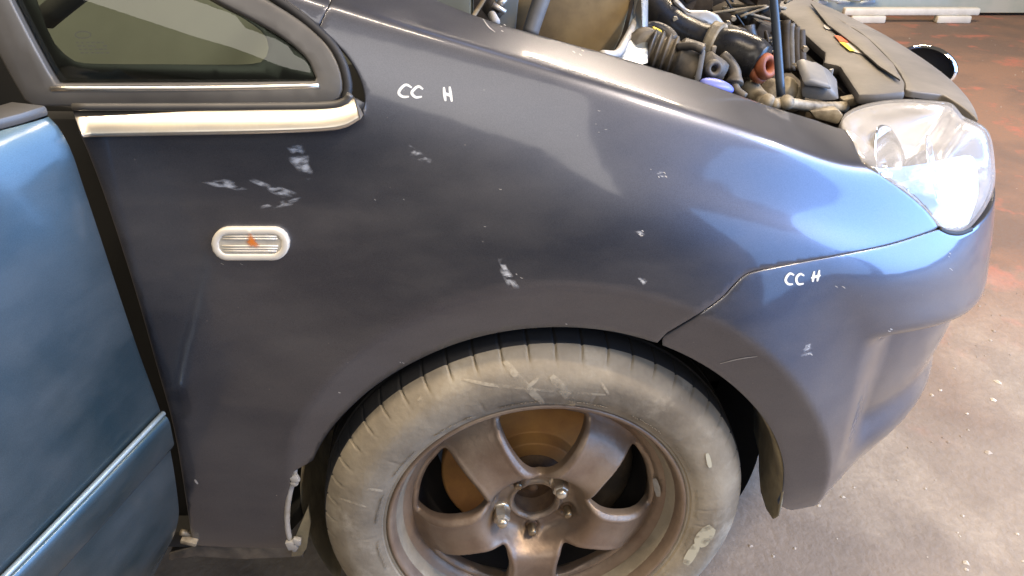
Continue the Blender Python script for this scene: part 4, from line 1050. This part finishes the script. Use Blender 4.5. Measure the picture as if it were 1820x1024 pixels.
# --- writing on the paint: CC H twice
def writing(strokes, wd):
    for st in strokes: ribbon('marker_writing', st, wd, M['chalk'], car, off=.0006, n=8)
writing([[(732, 156), (722, 151), (713, 157), (709, 166), (716, 172), (727, 172)], [(752, 159), (744, 154), (736, 159), (732, 166), (739, 173), (750, 172)]], 5.2)
writing([[(789, 155), (790, 168), (792, 180)], [(799, 154), (801, 168), (803, 181)], [(790, 166), (803, 171)]], 5.2)
writing([[(1411, 489), (1404, 486), (1398, 492), (1396, 499), (1401, 505), (1409, 505)], [(1429, 490), (1422, 487), (1416, 492), (1415, 499), (1419, 505), (1428, 504)]], 4.6)
writing([[(1447, 482), (1445, 492), (1444, 501)], [(1456, 480), (1454, 490), (1452, 500)], [(1441, 494), (1458, 489)]], 4.4)
# scratches and chips on the paint
def chip(x, y, n_, spread, w_):
    for k in range(n_):
        a = random.uniform(0, 6.28); x0 = x + random.gauss(0, spread); y0 = y + random.gauss(0, spread * .7); l = random.uniform(2, 6)
        ribbon('paint_chip', [(x0, y0), (x0 + l * .5, y0 + l * .25), (x0 + l, y0 + l * random.uniform(.1, .9))], random.uniform(.6, 1) * w_, M['clip'], car, off=.0005, n=2)
for a in ((1176, 310, 4, 5, 2.2), (1138, 413, 4, 4, 2.2), (1141, 498, 3, 3, 2), (905, 492, 3, 8, 1.6), (1434, 622, 3, 5, 2), (603, 696, 1, 1, 2.4), (716, 644, 2, 3, 1.4), (1008, 578, 2, 3, 1.6), (896, 48, 3, 4, 1.8), (1031, 92, 3, 5, 2), (1490, 512, 3, 6, 1.6), (1580, 590, 2, 4, 2), (520, 905, 2, 20, 1.4), (420, 480, 2, 14, 1.2), (1080, 250, 4, 40, 1.2), (800, 330, 4, 60, 1.1), (1700, 460, 3, 20, 1.3)): chip(*a)
for pts, wd in (([(858, 34), (868, 48), (880, 58)], 1.6), ([(1280, 646), (1312, 638), (1346, 633)], 1.6), ([(346, 852), (352, 860)], 3.5)):
    ribbon('scratch', pts, wd, M['clip'], car, off=.0005, n=4)

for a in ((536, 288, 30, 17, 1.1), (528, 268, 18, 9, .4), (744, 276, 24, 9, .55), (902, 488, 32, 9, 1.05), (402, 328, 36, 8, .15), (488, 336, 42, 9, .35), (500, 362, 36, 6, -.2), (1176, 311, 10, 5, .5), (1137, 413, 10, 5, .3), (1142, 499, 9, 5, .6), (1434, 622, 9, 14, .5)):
    soft_patch('painted_glint', *a, M['soft_patch'], car)  # reflection glints painted as white patches; the last four sit over chips
# ------------------------------------------------------------------ far end of the workshop floor
gs = empty('glass_pane_stack', PZ(1600, 28, FZ)); gs['label'] = 'stack of greenish glass panes lying at the back on the red floor'; gs['category'] = 'glass panes'
b0 = PZ(1640, 26, FZ); gs.location = b0
for k in range(5):
    bm = bmesh.new(); box_bm(bm, (random.uniform(-.03, .03) + .08, .02 + k * .045, .26 + random.uniform(-.02, .03)), (1.75 - .04 * k, .018, .50), Matrix.Rotation(R(-14 + random.uniform(-1, 1)), 4, 'X'), .006)
    from_bm('pane', bm, M['panes'], gs)
for i, (dx, lab) in enumerate(((0, 'long white bar lying along the front of the glass panes'),)):
    bar = empty('white_bar', b0 + Vector((-.22, -.26, 0))); bar['label'] = lab; bar['category'] = 'bar'
    box('rail', (0, 0, .075), (.95, .06, .05), M['white_bar'], bar, None, .012)
    for x in (-.30, .30): box('foot', (x, -.01, .025), (.24, .07, .05), M['white_bar'], bar, None, .01)
for i in range(9):
    bm = bmesh.new(); box_bm(bm, (0, 0, .04 + .05 * (2 - i // 3)), (.14, .07, .035), Matrix.Rotation(random.uniform(-.4, .4), 4, 'Z') @ Matrix.Rotation(random.uniform(-.2, .2), 4, 'Y'), .012)
    o = from_bm('white_bottle', bm, M['shard'], None, True); o.location = b0 + Vector((-.75 + (i % 3) * .15, -.1 + .10 * (i // 3), 0)); o['label'] = 'pale blue white scrap in the small heap left of the glass panes'; o['category'] = 'scrap'; o['group'] = 'pale scraps by the glass panes'
# grit and paint flakes on the floor
Vv = []; Ff = []
for i in range(700):
    x = random.uniform(-.8, 3.2); y = random.uniform(-.8, 4.5); s_ = random.uniform(.0015, .005) * (1 if random.random() < .9 else 2.2); a = random.uniform(0, 6.28); b = len(Vv)
    if random.random() < .5: x = random.uniform(.2, 1.6); y = random.uniform(-.4, 1.2)
    for q in range(5):
        an = a + q * 1.257 + random.uniform(-.3, .3); Vv.append((x + s_ * math.cos(an) * random.uniform(.6, 1.4), y + s_ * math.sin(an), FZ + .0006))
    Vv.append((x, y, FZ + .0008 + s_ * .35))
    for q in range(5): Ff.append((b + q, b + (q + 1) % 5, b + 5))
M['grit'] = mat('grit', (.55, .50, .42), .7, col2=(.25, .2, .16), scale=2.5, lo=.45, hi=.55)
o = obj('floor_grit', Vv, Ff, M['grit'], None, False); o['kind'] = 'stuff'; o['label'] = 'pale grit and flakes scattered over the workshop floor'; o['category'] = 'grit'
